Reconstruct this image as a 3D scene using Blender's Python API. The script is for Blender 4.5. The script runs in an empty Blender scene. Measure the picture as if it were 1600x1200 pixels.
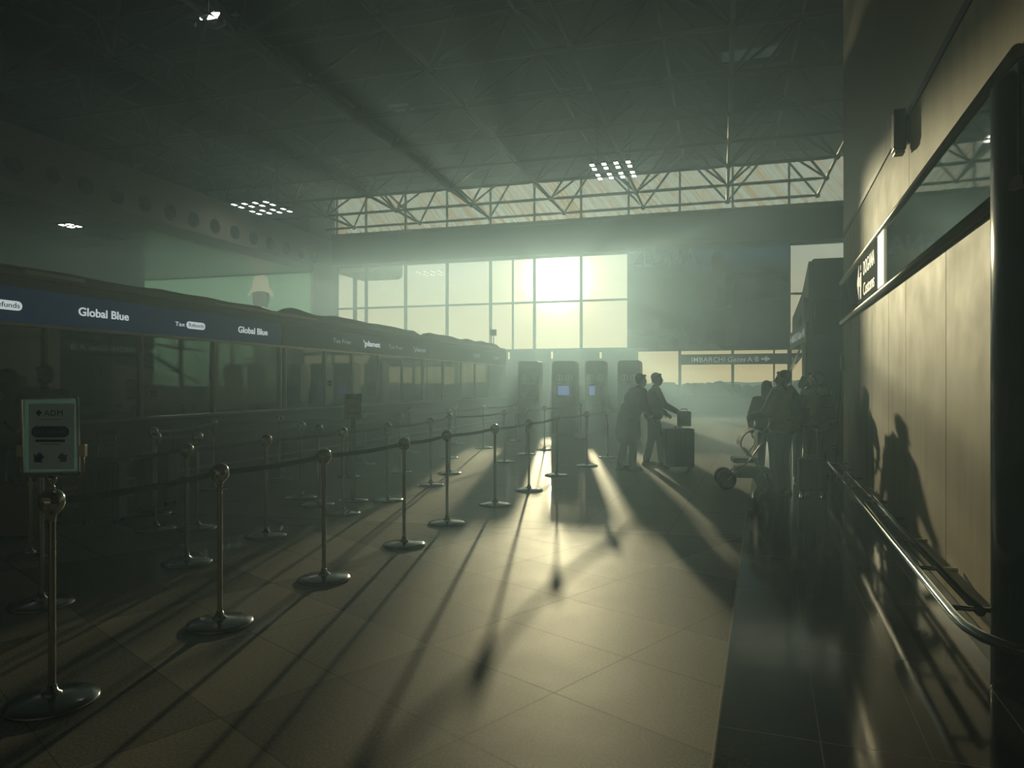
import bpy, bmesh, math, random
from mathutils import Vector, Matrix
random.seed(7)
C = bpy.context.scene.collection
R = math.radians
SC = bpy.context.scene

# ------------------------------------------------------------ camera, world, sun, exposure
YAW = math.atan(328/1109)
cam_d = bpy.data.cameras.new('camera'); cam_d.sensor_width = 36; cam_d.lens = 36*1109/1600
cam_d.clip_start = .05; cam_d.clip_end = 6000
cam = bpy.data.objects.new('camera', cam_d); C.objects.link(cam)
cam.location = (0, 0, 1.55); cam.rotation_euler = (R(90), 0, YAW)
SC.camera = cam
SC.view_settings.view_transform = 'Standard'; SC.view_settings.look = 'None'
SC.view_settings.gamma = 1; SC.view_settings.exposure = 0.22; SC.view_settings.use_curve_mapping = False
SC.cycles.max_bounces = 7; SC.cycles.diffuse_bounces = 4; SC.cycles.glossy_bounces = 4
SC.cycles.transmission_bounces = 5; SC.cycles.transparent_max_bounces = 12; SC.cycles.volume_bounces = 0
SC.cycles.sample_clamp_indirect = 6; SC.cycles.caustics_reflective = False; SC.cycles.caustics_refractive = False

SUN_EL = R(8.5); SUN_AZ = YAW - math.atan(71/1109)        # azimuth from +Y towards -X
SUN = Vector((-math.sin(SUN_AZ)*math.cos(SUN_EL), math.cos(SUN_AZ)*math.cos(SUN_EL), math.sin(SUN_EL)))

class NT:
    """small helper to write node trees"""
    def __init__(s, tree): s.t = tree; s.n = tree.nodes; s.l = tree.links
    def node(s, kind, **kw):
        n = s.n.new(kind)
        for k, v in kw.items(): setattr(n, k, v)
        return n
    def put(s, sock, v):
        if isinstance(v, bpy.types.NodeSocket): s.l.new(v, sock)
        elif v is not None: sock.default_value = v
    def m(s, op, a, b=None, c=None):
        n = s.node('ShaderNodeMath', operation=op)
        for i, v in enumerate((a, b, c)):
            if v is not None: s.put(n.inputs[i], v)
        return n.outputs[0]
    def mix(s, f, a, b):
        n = s.node('ShaderNodeMix', data_type='RGBA')
        s.put(n.inputs[0], f); s.put(n.inputs[6], a); s.put(n.inputs[7], b)
        return n.outputs[2]
    def noise(s, vec, scale, detail=3, rough=.5):
        n = s.node('ShaderNodeTexNoise')
        s.put(n.inputs['Vector'], vec); n.inputs['Scale'].default_value = scale
        n.inputs['Detail'].default_value = detail; n.inputs['Roughness'].default_value = rough
        return n.outputs[0]
    def ramp(s, v, lo, hi):
        n = s.node('ShaderNodeMapRange'); n.clamp = True
        s.put(n.inputs[0], v); n.inputs[1].default_value = lo; n.inputs[2].default_value = hi
        return n.outputs[0]
    def scale(s, vec, v):
        n = s.node('ShaderNodeVectorMath', operation='MULTIPLY'); s.put(n.inputs[0], vec); n.inputs[1].default_value = v
        return n.outputs[0]

def c4(c): return (c[0], c[1], c[2], 1)

world = bpy.data.worlds.new('evening_sky'); SC.world = world; world.use_nodes = True
w = NT(world.node_tree); w.n.clear()
tc = w.node('ShaderNodeTexCoord')
nv = w.node('ShaderNodeVectorMath', operation='NORMALIZE'); w.l.new(tc.outputs['Generated'], nv.inputs[0])
dt = w.node('ShaderNodeVectorMath', operation='DOT_PRODUCT'); w.l.new(nv.outputs[0], dt.inputs[0]); dt.inputs[1].default_value = SUN
dot = w.m('MAXIMUM', dt.outputs['Value'], 0)
sep = w.node('ShaderNodeSeparateXYZ'); w.l.new(nv.outputs[0], sep.inputs[0])
el = w.ramp(sep.outputs[2], 0.0, .24)
base = w.mix(el, (.92, .70, .34, 1), (.55, .66, .62, 1))
base = w.mix(w.ramp(sep.outputs[2], .24, 1.0), base, (.16, .25, .34, 1))
# thin cloud streaks low over the horizon
st = w.noise(w.scale(nv.outputs[0], (3, 3, 60)), 2.2, 4)
base = w.mix(w.m('MULTIPLY', w.ramp(st, .5, .8), w.m('MULTIPLY', .45, w.ramp(sep.outputs[2], .25, .0))), base, (.52, .42, .28, 1))
below = w.ramp(sep.outputs[2], -.01, 0.0)
base = w.mix(below, (.06, .07, .05, 1), base)
def glow(power, gain): return w.m('MULTIPLY', w.m('POWER', dot, power), gain)
g1 = w.node('ShaderNodeEmission'); w.put(g1.inputs[0], base); g1.inputs[1].default_value = .76
g2 = w.node('ShaderNodeEmission'); g2.inputs[0].default_value = (1, .80, .48, 1)
w.put(g2.inputs[1], w.m('ADD', w.m('ADD', glow(2200, 9.0), glow(350, .8)), glow(40, .08)))
g3 = w.node('ShaderNodeEmission'); g3.inputs[0].default_value = (1, .85, .55, 1)
w.put(g3.inputs[1], w.m('MULTIPLY', w.m('GREATER_THAN', dot, math.cos(R(.45))), 40))
a1 = w.node('ShaderNodeAddShader'); a2 = w.node('ShaderNodeAddShader'); out = w.node('ShaderNodeOutputWorld')
w.l.new(g1.outputs[0], a1.inputs[0]); w.l.new(g2.outputs[0], a1.inputs[1])
w.l.new(a1.outputs[0], a2.inputs[0]); w.l.new(g3.outputs[0], a2.inputs[1]); w.l.new(a2.outputs[0], out.inputs[0])

sd = bpy.data.lights.new('sun', 'SUN'); sd.energy = 2.65; sd.angle = R(.9); sd.color = (1, .84, .52)
sun = bpy.data.objects.new('sun', sd); C.objects.link(sun)
sun.rotation_euler = SUN.to_track_quat('Z', 'Y').to_euler(); sun.location = (-10, 40, 20)

# ------------------------------------------------------------ materials
MATS = {}
def mat(name, col=(.5,.5,.5), rough=.5, metal=0.0, spec=.5, noise=0.0, nscale=6.0, stretch=(1,1,1), bump=0.0, emit=None, estr=0.0, trans=0.0, sub=None):
    if name in MATS: return MATS[name]
    m = bpy.data.materials.new(name); m.use_nodes = True; t = NT(m.node_tree)
    p = m.node_tree.nodes['Principled BSDF']
    p.inputs['Base Color'].default_value = c4(col); p.inputs['Roughness'].default_value = rough
    p.inputs['Metallic'].default_value = metal; p.inputs['Specular IOR Level'].default_value = spec
    tcn = t.node('ShaderNodeTexCoord')
    v = t.scale(tcn.outputs['Object'], stretch)
    nz = t.noise(v, nscale, 4)
    if noise:
        dark = tuple(x*(1-noise) for x in col); light = tuple(min(1, x*(1+noise)) for x in col)
        t.put(p.inputs['Base Color'], t.mix(nz, c4(dark), c4(light)))
    t.put(p.inputs['Roughness'], t.m('ADD', rough, t.m('MULTIPLY', t.m('SUBTRACT', nz, .5), min(.1, rough*.5))))
    if bump:
        b = t.node('ShaderNodeBump'); b.inputs['Strength'].default_value = bump; b.inputs['Distance'].default_value = .01
        t.put(b.inputs['Height'], nz); t.l.new(b.outputs[0], p.inputs['Normal'])
    if emit:
        p.inputs['Emission Color'].default_value = c4(emit); p.inputs['Emission Strength'].default_value = estr
    if trans: p.inputs['Transmission Weight'].default_value = trans
    MATS[name] = m; return m

def thin_glass(name, tint=(.95,.97,.95), refl=.08, rough=.02, diffuse=None, dmix=0.0, grime=0.0, stripes=False):
    m = bpy.data.materials.new(name); m.use_nodes = True; t = NT(m.node_tree); t.n.clear()
    o = t.node('ShaderNodeOutputMaterial'); tr = t.node('ShaderNodeBsdfTransparent'); tr.inputs[0].default_value = c4(tint)
    gl = t.node('ShaderNodeBsdfGlossy'); gl.inputs['Roughness'].default_value = rough; gl.inputs[0].default_value = (.9,.95,.93,1)
    fr = t.node('ShaderNodeFresnel'); fr.inputs[0].default_value = 1.5
    mx = t.node('ShaderNodeMixShader')
    t.put(mx.inputs[0], t.m('MINIMUM', t.m('ADD', t.m('MULTIPLY', fr.outputs[0], .9), refl-.04), 1.0))
    src = tr.outputs[0]
    if diffuse:
        tl = t.node('ShaderNodeBsdfTranslucent'); tl.inputs[0].default_value = c4(diffuse)
        m2 = t.node('ShaderNodeMixShader'); tcn = t.node('ShaderNodeTexCoord')
        if stripes:
            r = t.node('ShaderNodeMapping'); r.inputs['Rotation'].default_value = (0, R(38), 0); t.l.new(tcn.outputs['Object'], r.inputs[0])
            nz = t.noise(t.scale(r.outputs[0], (3.2, 0, .12)), 1.6, 3)
            f = t.m('ADD', dmix*.5, t.m('MULTIPLY', t.ramp(nz, .42, .6), dmix))
            nz2 = t.noise(t.scale(r.outputs[0], (2.1, 0, .1)), 1.1, 2)
            t.put(tl.inputs[0], t.mix(t.ramp(nz2, .4, .62), (.55,.42,.24,1), (.55,.66,.68,1)))
            t.put(m2.inputs[0], f)
        else: m2.inputs[0].default_value = dmix
        t.l.new(src, m2.inputs[1]); t.l.new(tl.outputs[0], m2.inputs[2]); src = m2.outputs[0]
    t.l.new(src, mx.inputs[1]); t.l.new(gl.outputs[0], mx.inputs[2]); t.l.new(mx.outputs[0], o.inputs[0])
    MATS[name] = m; return m

CHROME = mat('polished_steel', (.62,.61,.58), .09, 1.0)
STEEL = mat('brushed_steel', (.50,.48,.44), .26, 1.0, nscale=30, stretch=(1,1,.1))
BASEM = mat('post_base_steel', (.42,.41,.38), .16, 1.0)
DARKP = mat('dark_paint', (.035,.04,.036), .45, noise=.2)
FRAME = mat('window_frame_paint', (.07,.085,.08), .4, noise=.15)
ALU = mat('aluminium_trim', (.42,.39,.33), .3, 1.0)
BRONZE = mat('bronze_trim', (.24,.21,.16), .38, .7, noise=.15)
CEIL = mat('dark_roof_deck', (.045,.05,.042), .8, noise=.25, nscale=1.2)
TRUSS = mat('truss_paint', (.11,.11,.095), .5, .2, noise=.15)
CONC = mat('painted_panel_wall', (.30,.285,.25), .7, noise=.12, nscale=1.5)
FASC = mat('pale_fascia_panel', (.44,.40,.35), .55, noise=.1, nscale=1.2)
BEAMM = mat('grey_beam_cladding', (.17,.17,.15), .55, noise=.1, nscale=.8)
GREYP = mat('grey_green_cladding', (.15,.175,.16), .5, noise=.1, nscale=2)
BLACKG = mat('gloss_black_column', (.012,.012,.012), .16, 0, .5, noise=.2, nscale=2)
GLASS = thin_glass('window_glass', (.93,.95,.93), .06)
FROST = thin_glass('clerestory_glass', (.9,.92,.9), .06, .1, (.6,.58,.5), .34, stripes=True)
KGLASS = thin_glass('booth_glass', (.68,.72,.69), .08)
WHITE = mat('white_print', (.8,.82,.82), .5)

def beige_wall():
    m = bpy.data.materials.new('stained_beige_panel'); m.use_nodes = True; t = NT(m.node_tree)
    p = m.node_tree.nodes['Principled BSDF']; tcn = t.node('ShaderNodeTexCoord')
    a = t.noise(t.scale(tcn.outputs['Object'], (1, 1, .12)), 5.0, 4)
    b = t.noise(tcn.outputs['Object'], 2.0, 5, .6)
    col = t.mix(t.ramp(a, .35, .7), (.33,.265,.13,1), (.26,.205,.095,1))
    col = t.mix(t.m('MULTIPLY', t.ramp(b, .55, .75), .45), col, (.21,.165,.09,1))
    t.put(p.inputs['Base Color'], col); t.put(p.inputs['Roughness'], t.m('ADD', .5, t.m('MULTIPLY', b, .2)))
    MATS['stained_beige_panel'] = m; return m
BEIGE = beige_wall()

def floor_mat():
    m = bpy.data.materials.new('polished_stone_floor'); m.use_nodes = True; t = NT(m.node_tree)
    p = m.node_tree.nodes['Principled BSDF']; tcn = t.node('ShaderNodeTexCoord')
    s3 = t.node('ShaderNodeSeparateXYZ'); t.l.new(tcn.outputs['Object'], s3.inputs[0]); X, Y = s3.outputs[0], s3.outputs[1]
    A = R(-26.8)
    def lin(a, b, c): return t.m('ADD', t.m('MULTIPLY', X, a), t.m('ADD', t.m('MULTIPLY', Y, b), c))
    v = lin(.454, .891, -1.46); u = lin(.891, -.454, 5.15)
    def line(coord, step, wd):
        f = t.m('ABSOLUTE', t.m('SUBTRACT', t.m('FRACT', t.m('ADD', t.m('DIVIDE', coord, step), .5)), .5))
        return t.m('LESS_THAN', t.m('MULTIPLY', f, step), wd)
    def cell(coord, step): return t.m('FLOOR', t.m('DIVIDE', coord, step))
    near = t.m('LESS_THAN', lin(-.07, 1, -7.18-.31), 0)
    l1 = t.m('MAXIMUM', line(v, .635, .0035), line(u, .95, .0035))
    hx = lin(1, -.0545, 0); hy = lin(.0545, 1, 0)
    l2 = t.m('MAXIMUM', line(hx, .95, .003), line(hy, 1.27, .006))
    jn = t.m('ADD', t.m('MULTIPLY', near, l1), t.m('MULTIPLY', t.m('SUBTRACT', 1, near), l2))
    edge = t.m('LESS_THAN', t.m('ABSOLUTE', lin(-.07, 1, -7.49)), .008)
    jn = t.m('MAXIMUM', jn, edge)
    # tone of each block of tiles
    wn = t.node('ShaderNodeTexWhiteNoise', noise_dimensions='2D'); cv = t.node('ShaderNodeCombineXYZ')
    t.put(cv.inputs[0], cell(u, .95)); t.put(cv.inputs[1], cell(v, 1.27)); t.l.new(cv.outputs[0], wn.inputs[0])
    chk = t.m('MODULO', t.m('ABSOLUTE', t.m('ADD', cell(u, 1.9), cell(v, 1.27))), 2)
    tone = t.m('MULTIPLY', near, t.m('ADD', t.m('MULTIPLY', chk, .85), t.m('MULTIPLY', wn.outputs[0], .30)))
    sp = t.noise(tcn.outputs['Object'], 70, 3, .75); sp2 = t.noise(tcn.outputs['Object'], 3, 3)
    gran = t.mix(tone, (.30,.285,.215,1), (.135,.13,.10,1))
    gran = t.mix(t.m('MULTIPLY', t.ramp(sp, .45, .68), .45), gran, (.46,.43,.36,1))
    gran = t.mix(t.m('MULTIPLY', t.ramp(sp, .5, .3), .5), gran, (.08,.075,.065,1))
    gran = t.mix(t.m('MULTIPLY', jn, .85), gran, (.06,.06,.05,1))
    # darker polished band beside the right wall
    mb = t.m('GREATER_THAN', lin(1, -.0545, .202), 0)
    ej = t.m('LESS_THAN', t.m('ABSOLUTE', lin(1, -.0545, .202)), .007)
    mj = t.m('MAXIMUM', line(lin(1, -.0545, .202), .43, .0035), line(lin(.0545, 1, -3.35), 1.15, .003))
    marb = t.mix(t.ramp(sp2, .3, .7), (.022,.026,.022,1), (.05,.055,.045,1))
    marb = t.mix(t.m('MULTIPLY', t.ramp(sp, .55, .7), .3), marb, (.12,.12,.1,1))
    marb = t.mix(mj, marb, (.22,.2,.15,1))
    col = t.mix(mb, gran, marb); col = t.mix(ej, col, (.45,.40,.28,1))
    t.put(p.inputs['Base Color'], col)
    rg = t.m('ADD', .50, t.m('MULTIPLY', sp2, .06)); rm = t.m('ADD', .05, t.m('MULTIPLY', sp2, .10))
    rr = t.m('ADD', t.m('MULTIPLY', rg, t.m('SUBTRACT', 1, mb)), t.m('MULTIPLY', rm, mb))
    t.put(p.inputs['Roughness'], t.m('MAXIMUM', rr, t.m('MULTIPLY', t.m('MULTIPLY', jn, t.m('SUBTRACT', 1, mb)), .6)))
    t.put(p.inputs['Specular IOR Level'], t.m('ADD', .20, t.m('MULTIPLY', mb, .3)))
    # a hair coat of polish keeps mirror-like reflections over the rougher stone
    p.inputs['Coat Weight'].default_value = .12; p.inputs['Coat Roughness'].default_value = .08; p.inputs['Coat IOR'].default_value = 1.4
    bp = t.node('ShaderNodeBump'); bp.inputs['Strength'].default_value = .10; bp.inputs['Distance'].default_value = .01
    wv = t.noise(tcn.outputs['Object'], 2.2, 2)
    t.put(bp.inputs['Height'], t.m('ADD', t.m('MULTIPLY', wv, .5), t.m('MULTIPLY', t.m('MULTIPLY', sp, .10), t.m('SUBTRACT', 1, mb))))
    t.l.new(bp.outputs[0], p.inputs['Normal'])
    return m
FLOOR = floor_mat()

# ------------------------------------------------------------ mesh helpers
class MB:
    def __init__(s): s.v = []; s.f = []; s.sm = []
    def add(s, vs, fs, smooth=False):
        o = len(s.v); s.v += [tuple(p) for p in vs]; s.f += [tuple(i+o for i in f) for f in fs]; s.sm += [smooth]*len(fs); return s
    def box(s, x0, x1, y0, y1, z0, z1):
        vs = [(x,y,z) for x in (x0,x1) for y in (y0,y1) for z in (z0,z1)]
        return s.add(vs, [(0,1,3,2),(4,6,7,5),(0,4,5,1),(2,3,7,6),(0,2,6,4),(1,5,7,3)])
    def bevbox(s, x0, x1, y0, y1, z0, z1, b=.01, M=None, seg=2):
        bm = bmesh.new(); bmesh.ops.create_cube(bm, size=1)
        for v in bm.verts: v.co = Vector((x0+(v.co.x+.5)*(x1-x0), y0+(v.co.y+.5)*(y1-y0), z0+(v.co.z+.5)*(z1-z0)))
        bmesh.ops.bevel(bm, geom=list(bm.edges), offset=b, segments=seg, affect='EDGES', profile=.7)
        if M is not None: bmesh.ops.transform(bm, matrix=M, verts=bm.verts)
        return s.bm(bm)
    def bm(s, bm, smooth=False):
        bm.verts.index_update(); s.add([v.co.copy() for v in bm.verts], [[v.index for v in f.verts] for f in bm.faces], smooth); bm.free(); return s
    def tube(s, pts, r, n=10, closed_ends=True, smooth=True):
        pts = [Vector(p) for p in pts]; rs = r if isinstance(r, (list,tuple)) else [r]*len(pts)
        vs = []; fs = []; up = None
        for i, p in enumerate(pts):
            d = (pts[min(i+1,len(pts)-1)] - pts[max(i-1,0)]).normalized()
            if up is None: up = Vector((0,0,1)) if abs(d.z) < .9 else Vector((1,0,0))
            a = d.cross(up).normalized(); b = a.cross(d).normalized(); up = b
            for k in range(n):
                t = 2*math.pi*k/n; vs.append(p + (a*math.cos(t) + b*math.sin(t))*rs[i])
        for i in range(len(pts)-1):
            for k in range(n): fs.append((i*n+k, i*n+(k+1)%n, (i+1)*n+(k+1)%n, (i+1)*n+k))
        s.add(vs, fs, smooth)
        if closed_ends: s.add(vs[:n], [tuple(range(n))[::-1]]); s.add(vs[-n:], [tuple(range(n))])
        return s
    def lathe(s, prof, n=32, at=(0,0,0)):
        vs = []; fs = []
        for r, z in prof:
            for k in range(n):
                t = 2*math.pi*k/n; vs.append((at[0]+r*math.cos(t), at[1]+r*math.sin(t), at[2]+z))
        for i in range(len(prof)-1):
            for k in range(n): fs.append((i*n+k, i*n+(k+1)%n, (i+1)*n+(k+1)%n, (i+1)*n+k))
        return s.add(vs, fs, True)
    def ball(s, c, r, u=24, v=14, M=None):
        r = (r,r,r) if not isinstance(r, (tuple,list)) else r
        vs = []; fs = []
        for i in range(v+1):
            a = math.pi*i/v
            for k in range(u):
                b = 2*math.pi*k/u; q = Vector((r[0]*math.sin(a)*math.cos(b), r[1]*math.sin(a)*math.sin(b), r[2]*math.cos(a)))
                if M is not None: q = M @ q
                vs.append(Vector(c)+q)
        for i in range(v):
            for k in range(u): fs.append((i*u+k, (i+1)*u+k, (i+1)*u+(k+1)%u, i*u+(k+1)%u))
        return s.add(vs, fs, True)
    def prism(s, poly, axis, a, b):
        """poly: 2D outline; axis: the extrusion axis; the other two axes in xyz order"""
        n = len(poly)
        def P(q, t):
            return (t, q[0], q[1]) if axis == 'x' else (q[0], t, q[1]) if axis == 'y' else (q[0], q[1], t)
        vs = [P(q, a) for q in poly] + [P(q, b) for q in poly]
        fs = [tuple(range(n))[::-1], tuple(range(n, 2*n))] + [(i, (i+1)%n, n+(i+1)%n, n+i) for i in range(n)]
        return s.add(vs, fs)
    def xf(s, M): s.v = [tuple(M @ Vector(p)) for p in s.v]; return s
    def mesh(s, name):
        me = bpy.data.meshes.new(name); me.from_pydata(s.v, [], s.f)
        me.polygons.foreach_set('use_smooth', s.sm)
        bm = bmesh.new(); bm.from_mesh(me); bmesh.ops.remove_doubles(bm, verts=bm.verts, dist=1e-5)
        bmesh.ops.recalc_face_normals(bm, faces=bm.faces); bm.to_mesh(me); bm.free(); me.update(); return me
    def build(s, name, m, parent=None, loc=None, rot=None):
        return link(name, s.mesh(name), m, parent, loc, rot)

def link(name, me, m, parent=None, loc=None, rot=None):
    o = bpy.data.objects.new(name, me); C.objects.link(o)
    if m is not None and not me.materials: me.materials.append(m)
    if parent: o.parent = parent
    if loc: o.location = loc
    if rot: o.rotation_euler = rot
    return o
def tag(o, label=None, cat=None, group=None, kind=None):
    if label: o['label'] = label
    if cat: o['category'] = cat
    if group: o['group'] = group
    if kind: o['kind'] = kind
    return o
def thing(name, label, cat, loc=(0,0,0), rz=0, group=None):
    o = bpy.data.objects.new(name, None); C.objects.link(o); o.location = loc; o.rotation_euler = (0,0,rz)
    o.empty_display_size = .1
    return tag(o, label, cat, group)
def struct(name, mb, m, parent=None):
    o = mb.build(name, m, parent)
    if not parent: o['kind'] = 'structure'
    return o
def copy_tree(o, parent=None):
    c = o.copy(); C.objects.link(c)
    if parent: c.parent = parent
    for ch in list(o.children): copy_tree(ch, c)
    return c
def text_mesh(s, size, extrude=.002, shear=0.0, bold=0.0, spacing=1.0):
    """flat lettering in the XZ plane, reading along +X, origin at its lower left"""
    cu = bpy.data.curves.new('lettering', 'FONT'); cu.body = s; cu.size = size; cu.extrude = extrude; cu.shear = shear; cu.offset = bold
    cu.space_character = spacing; cu.resolution_u = 4
    ob = bpy.data.objects.new('lettering', cu); C.objects.link(ob)
    bpy.context.view_layer.update()
    me = bpy.data.meshes.new_from_object(ob.evaluated_get(bpy.context.evaluated_depsgraph_get()))
    bpy.data.objects.remove(ob); bpy.data.curves.remove(cu)
    me.transform(Matrix.Rotation(R(90), 4, 'X')); me.materials.clear()
    return me
def text(s, size, m, parent, loc, rz=0, width=None, name='lettering', **kw):
    me = text_mesh(s, size, **kw)
    if width:
        w0 = max(v.co.x for v in me.vertices) - min(v.co.x for v in me.vertices); me.transform(Matrix.Diagonal((width/w0, 1, 1, 1)))
    o = link(name, me, m, parent, loc, (0,0,rz)); return o

# ------------------------------------------------------------ room shell
def wx(Y): return 1.42 + .0545*(Y-4.16)          # face of the right wall
WANG = math.atan(.0545)
struct('floor', MB().box(-38, 8.2, -6, 39.5, -.3, 0), FLOOR)

# roof deck with a few small rooflights left open
holes = {(-12,14):1, (0,27):1, (-14,28):1, (1,27):1}
dk = MB()
for i in range(-38, 9):
    for j in range(-6, 40):
        if (i, j) in holes: continue
        dk.box(i, i+1, j, j+1, 13.65, 13.8)
struct('ceiling', dk, CEIL)
for k, (i, j) in enumerate(holes):
    struct('window_%d' % (60+k), MB().box(i, i+1, j, j+1, 13.70, 13.73), thin_glass('rooflight_glass', (.5,.5,.5), .06, .2, (.5,.5,.5), .5) if k == 0 else MATS['rooflight_glass'])

struct('wall_back', MB().box(-38, 8.2, -6.3, -6, 0, 13.65), CONC)
struct('wall_left', MB().box(-38.3, -38, -6.3, 39.9, 0, 13.65), CONC)
struct('wall_outer', MB().box(8.2, 8.5, -6.3, 39.9, 0, 13.65), CONC)

# far window wall : solid bands
fw = MB()
fw.box(-23.2, 8.2, 39.5, 39.9, 0, .79)
fw.box(-23.2, 8.2, 39.1, 39.9, 8.90, 10.78)
fw.box(-38, 8.2, 39.5, 39.9, 13.3, 13.65)
fw.box(-38, -23.45, 36.95, 39.9, 0, 13.65)
struct('wall_far', fw, BEAMM)
struct('trim_1', MB().box(-4.3, 8.2, 39.2, 39.5, 0, .70).box(-4.3, 8.2, 39.1, 39.5, .70, .79), GREYP)
struct('trim_2', MB().box(-23.2, 8.2, 38.9, 39.1, 10.58, 10.78).box(-23.2, 8.2, 39.0, 39.1, 8.90, 9.02), BEAMM)
MUL = [-23.2, -21.17, -18.5, -15.79, -13.05, -10.38, -7.65, -4.97, -2.20, .55, 3.36, 6.06, 8.2]
def window(n, x0, x1, z0, z1, transoms=(), splits=(), glass=GLASS, t=.15, y=39.6):
    f = MB(); f.box(x0-t/2, x0+t/2, y, y+.16, z0, z1); f.box(x1-t/2, x1+t/2, y+.001, y+.159, z0, z1)
    f.box(x0, x1, y, y+.14, z0, z0+t*.8); f.box(x0, x1, y, y+.14, z1-t*.8, z1)
    for z in transoms: f.box(x0, x1, y, y+.14, z-.055, z+.055)
    for x in splits: f.box(x-.045, x+.045, y, y+.14, z0, z1)
    e = f.build('window_%d' % n, FRAME); e['kind'] = 'structure'
    MB().box(x0, x1, y+.05, y+.056, z0, z1).build('window_pane', glass, e)
    return e
k = 0
for i in range(len(MUL)-1):
    k += 1; x0, x1 = MUL[i], MUL[i+1]
    window(k, x0, x1, 3.46, 8.90, (6.26,), ((-11.68,) if i == 4 else ()))
    if i >= 6: window(20+k, x0, x1, .79, 3.46, (), ((2.62,) if i == 9 else ()))
    window(40+k, x0, x1, 10.78, 13.3, (), (), FROST, .10)
# solid cladding under the window line, left part, with three narrow slots
sl = [-11.68, -9.15, -6.40]
pt = MB()
pt.box(-23.2, -4.35, 38.8, 38.95, 0, 2.96)
xs = [-23.2] + [q for s_ in sl for q in (s_-.065, s_+.065)] + [-4.35]
for i in range(0, len(xs), 2): pt.box(xs[i], xs[i+1], 38.8, 38.95, 2.96, 3.37)
pt.box(-23.2, -4.35, 38.8, 38.95, 3.37, 3.50); pt.box(-4.35, -3.9, 38.8, 38.95, 3.37, 3.50)
struct('wall_far_cladding', pt, GREYP)
struct('wall_far_stub', MB().box(-23.45, -23.2, 36.95, 39.5, 0, 10.4), FASC)

# left upper storey: fascia with air nozzles, bevelled lower edge, slatted soffit
fa = MB().box(-23.6, -23.2, -6, 39.1, 8.66, 10.41)
fa.prism([(-23.2, 8.66), (-23.2, 8.53), (-23.5, 8.20), (-23.85, 8.20), (-23.85, 8.66)], 'y', -6, 39.1)
struct('wall_left_fascia', fa, FASC)
so = MB()
for i in range(42):
    y = -6 + i*1.07
    if y < 36.5: so.box(-38, -23.8, y, y+1.05, 8.20, 8.24)
struct('ceiling_soffit', so, mat('satin_soffit_panels', (.20,.23,.19), .3, .35, noise=.15, nscale=1.5, stretch=(.4,2,1), bump=.25))
struct('ceiling_upper_storey', MB().box(-38, -23.55, -6, 39.1, 10.1, 10.4), DARKP)
nz0 = thing('air_nozzle', 'round air nozzle', 'vent', (-23.2, 18.42, 9.08), 0, 'round air nozzles along the pale fascia')
rim = MB(); P = []
for i in range(9):
    a = math.pi*i/8; P.append((.31+.036*math.cos(a), .04*math.sin(a)))
rim.lathe(P, 28); rim.xf(Matrix.Rotation(R(90), 4, 'Y')); rim.build('rim', mat('nozzle_rim', (.12,.115,.10), .5), nz0)
bw = MB().lathe([(.296,.012),(.25,.004),(.16,.02),(.001,.045)], 28); bw.xf(Matrix.Rotation(R(90), 4, 'Y')); bw.build('bowl', mat('nozzle_bowl', (.015,.017,.015), .6), nz0)
fn = MB()
for i in range(5): fn.box(-.003, .05, -.21, .21, -.18+.09*i-.008, -.18+.09*i+.008)
fn.build('louvre', mat('nozzle_louvre', (.05,.05,.045), .5), nz0)
ORD = ['first','second','third','fourth','fifth','sixth','seventh','eighth','ninth','tenth','eleventh','twelfth','thirteenth','fourteenth','fifteenth','sixteenth','seventeenth','eighteenth']
for i in range(14):
    o = nz0 if i == 0 else copy_tree(nz0)
    o.location.y = 18.42 + 1.436*i
    o['label'] = 'dark round air nozzle, %s from the left in the row on the pale upper fascia' % ORD[i]

# ------------------------------------------------------------ right wall
rt = Matrix.Translation((wx(4.0), 4.0, 0)) @ Matrix.Rotation(-WANG, 4, 'Z')     # local: +Y along the wall, -X into the hall
LW = (12.45-4.0)/math.cos(WANG)
def rw(mb): return mb.xf(rt)
struct('wall_right', rw(MB().box(.02, .35, -.1, LW, 0, 13.65)), CONC)
SEAM = [0, 1.61, 3.11, 4.05, 5.25, 6.4, 7.5, LW]
lo = MB()
for i in range(len(SEAM)-1): lo.bevbox(0, .02, SEAM[i]+.004, SEAM[i+1]-.004, .12, 2.50, .003, seg=1)
struct('wall_right_panels', rw(lo), BEIGE)
up = MB()
for i, (a, b) in enumerate(((0, 2.95), (2.95, 6.0), (6.0, LW))): up.bevbox(0, .02, a+.003, b-.003, 3.22, 3.88, .003, seg=1)
struct('wall_right_band', rw(up), BEIGE)
u2 = MB()
for a, b in ((0, 4.2), (4.2, LW)): u2.bevbox(0, .02, a+.003, b-.003, 3.96, 13.6, .003, seg=1)
struct('wall_right_upper', rw(u2), mat('beige_upper_wall', (.34,.30,.20), .5, noise=.1, nscale=1.5))
struct('trim_3', rw(MB().box(-.012, .02, 0, LW, 3.885, 3.955)), DARKP)
struct('baseboard_right', rw(MB().box(-.01, .02, 0, LW, 0, .12)), DARKP)
band = rw(MB().tube([(-.03,0,2.53),(-.03,LW,2.53)], .035, 14)); struct('trim_4', band, ALU)
band = rw(MB().tube([(-.03,0,3.17),(-.03,LW,3.17)], .035, 14)); struct('trim_5', band, ALU)
gb = thing('glazed_sign_band', 'long green-tinted glass strip set between two steel rails on the beige wall', 'sign band', tuple(rt.translation), -WANG)
MB().box(.0, .02, 0, LW, 2.55, 3.15).build('back_panel', mat('sign_band_backing', (.16,.19,.16), .25, .2, noise=.3, nscale=1.5), gb)
MB().box(-.035, -.03, 0, LW, 2.56, 3.14).build('glass_cover', thin_glass('band_glass', (.8,.9,.84), .16, .03), gb)
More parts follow.
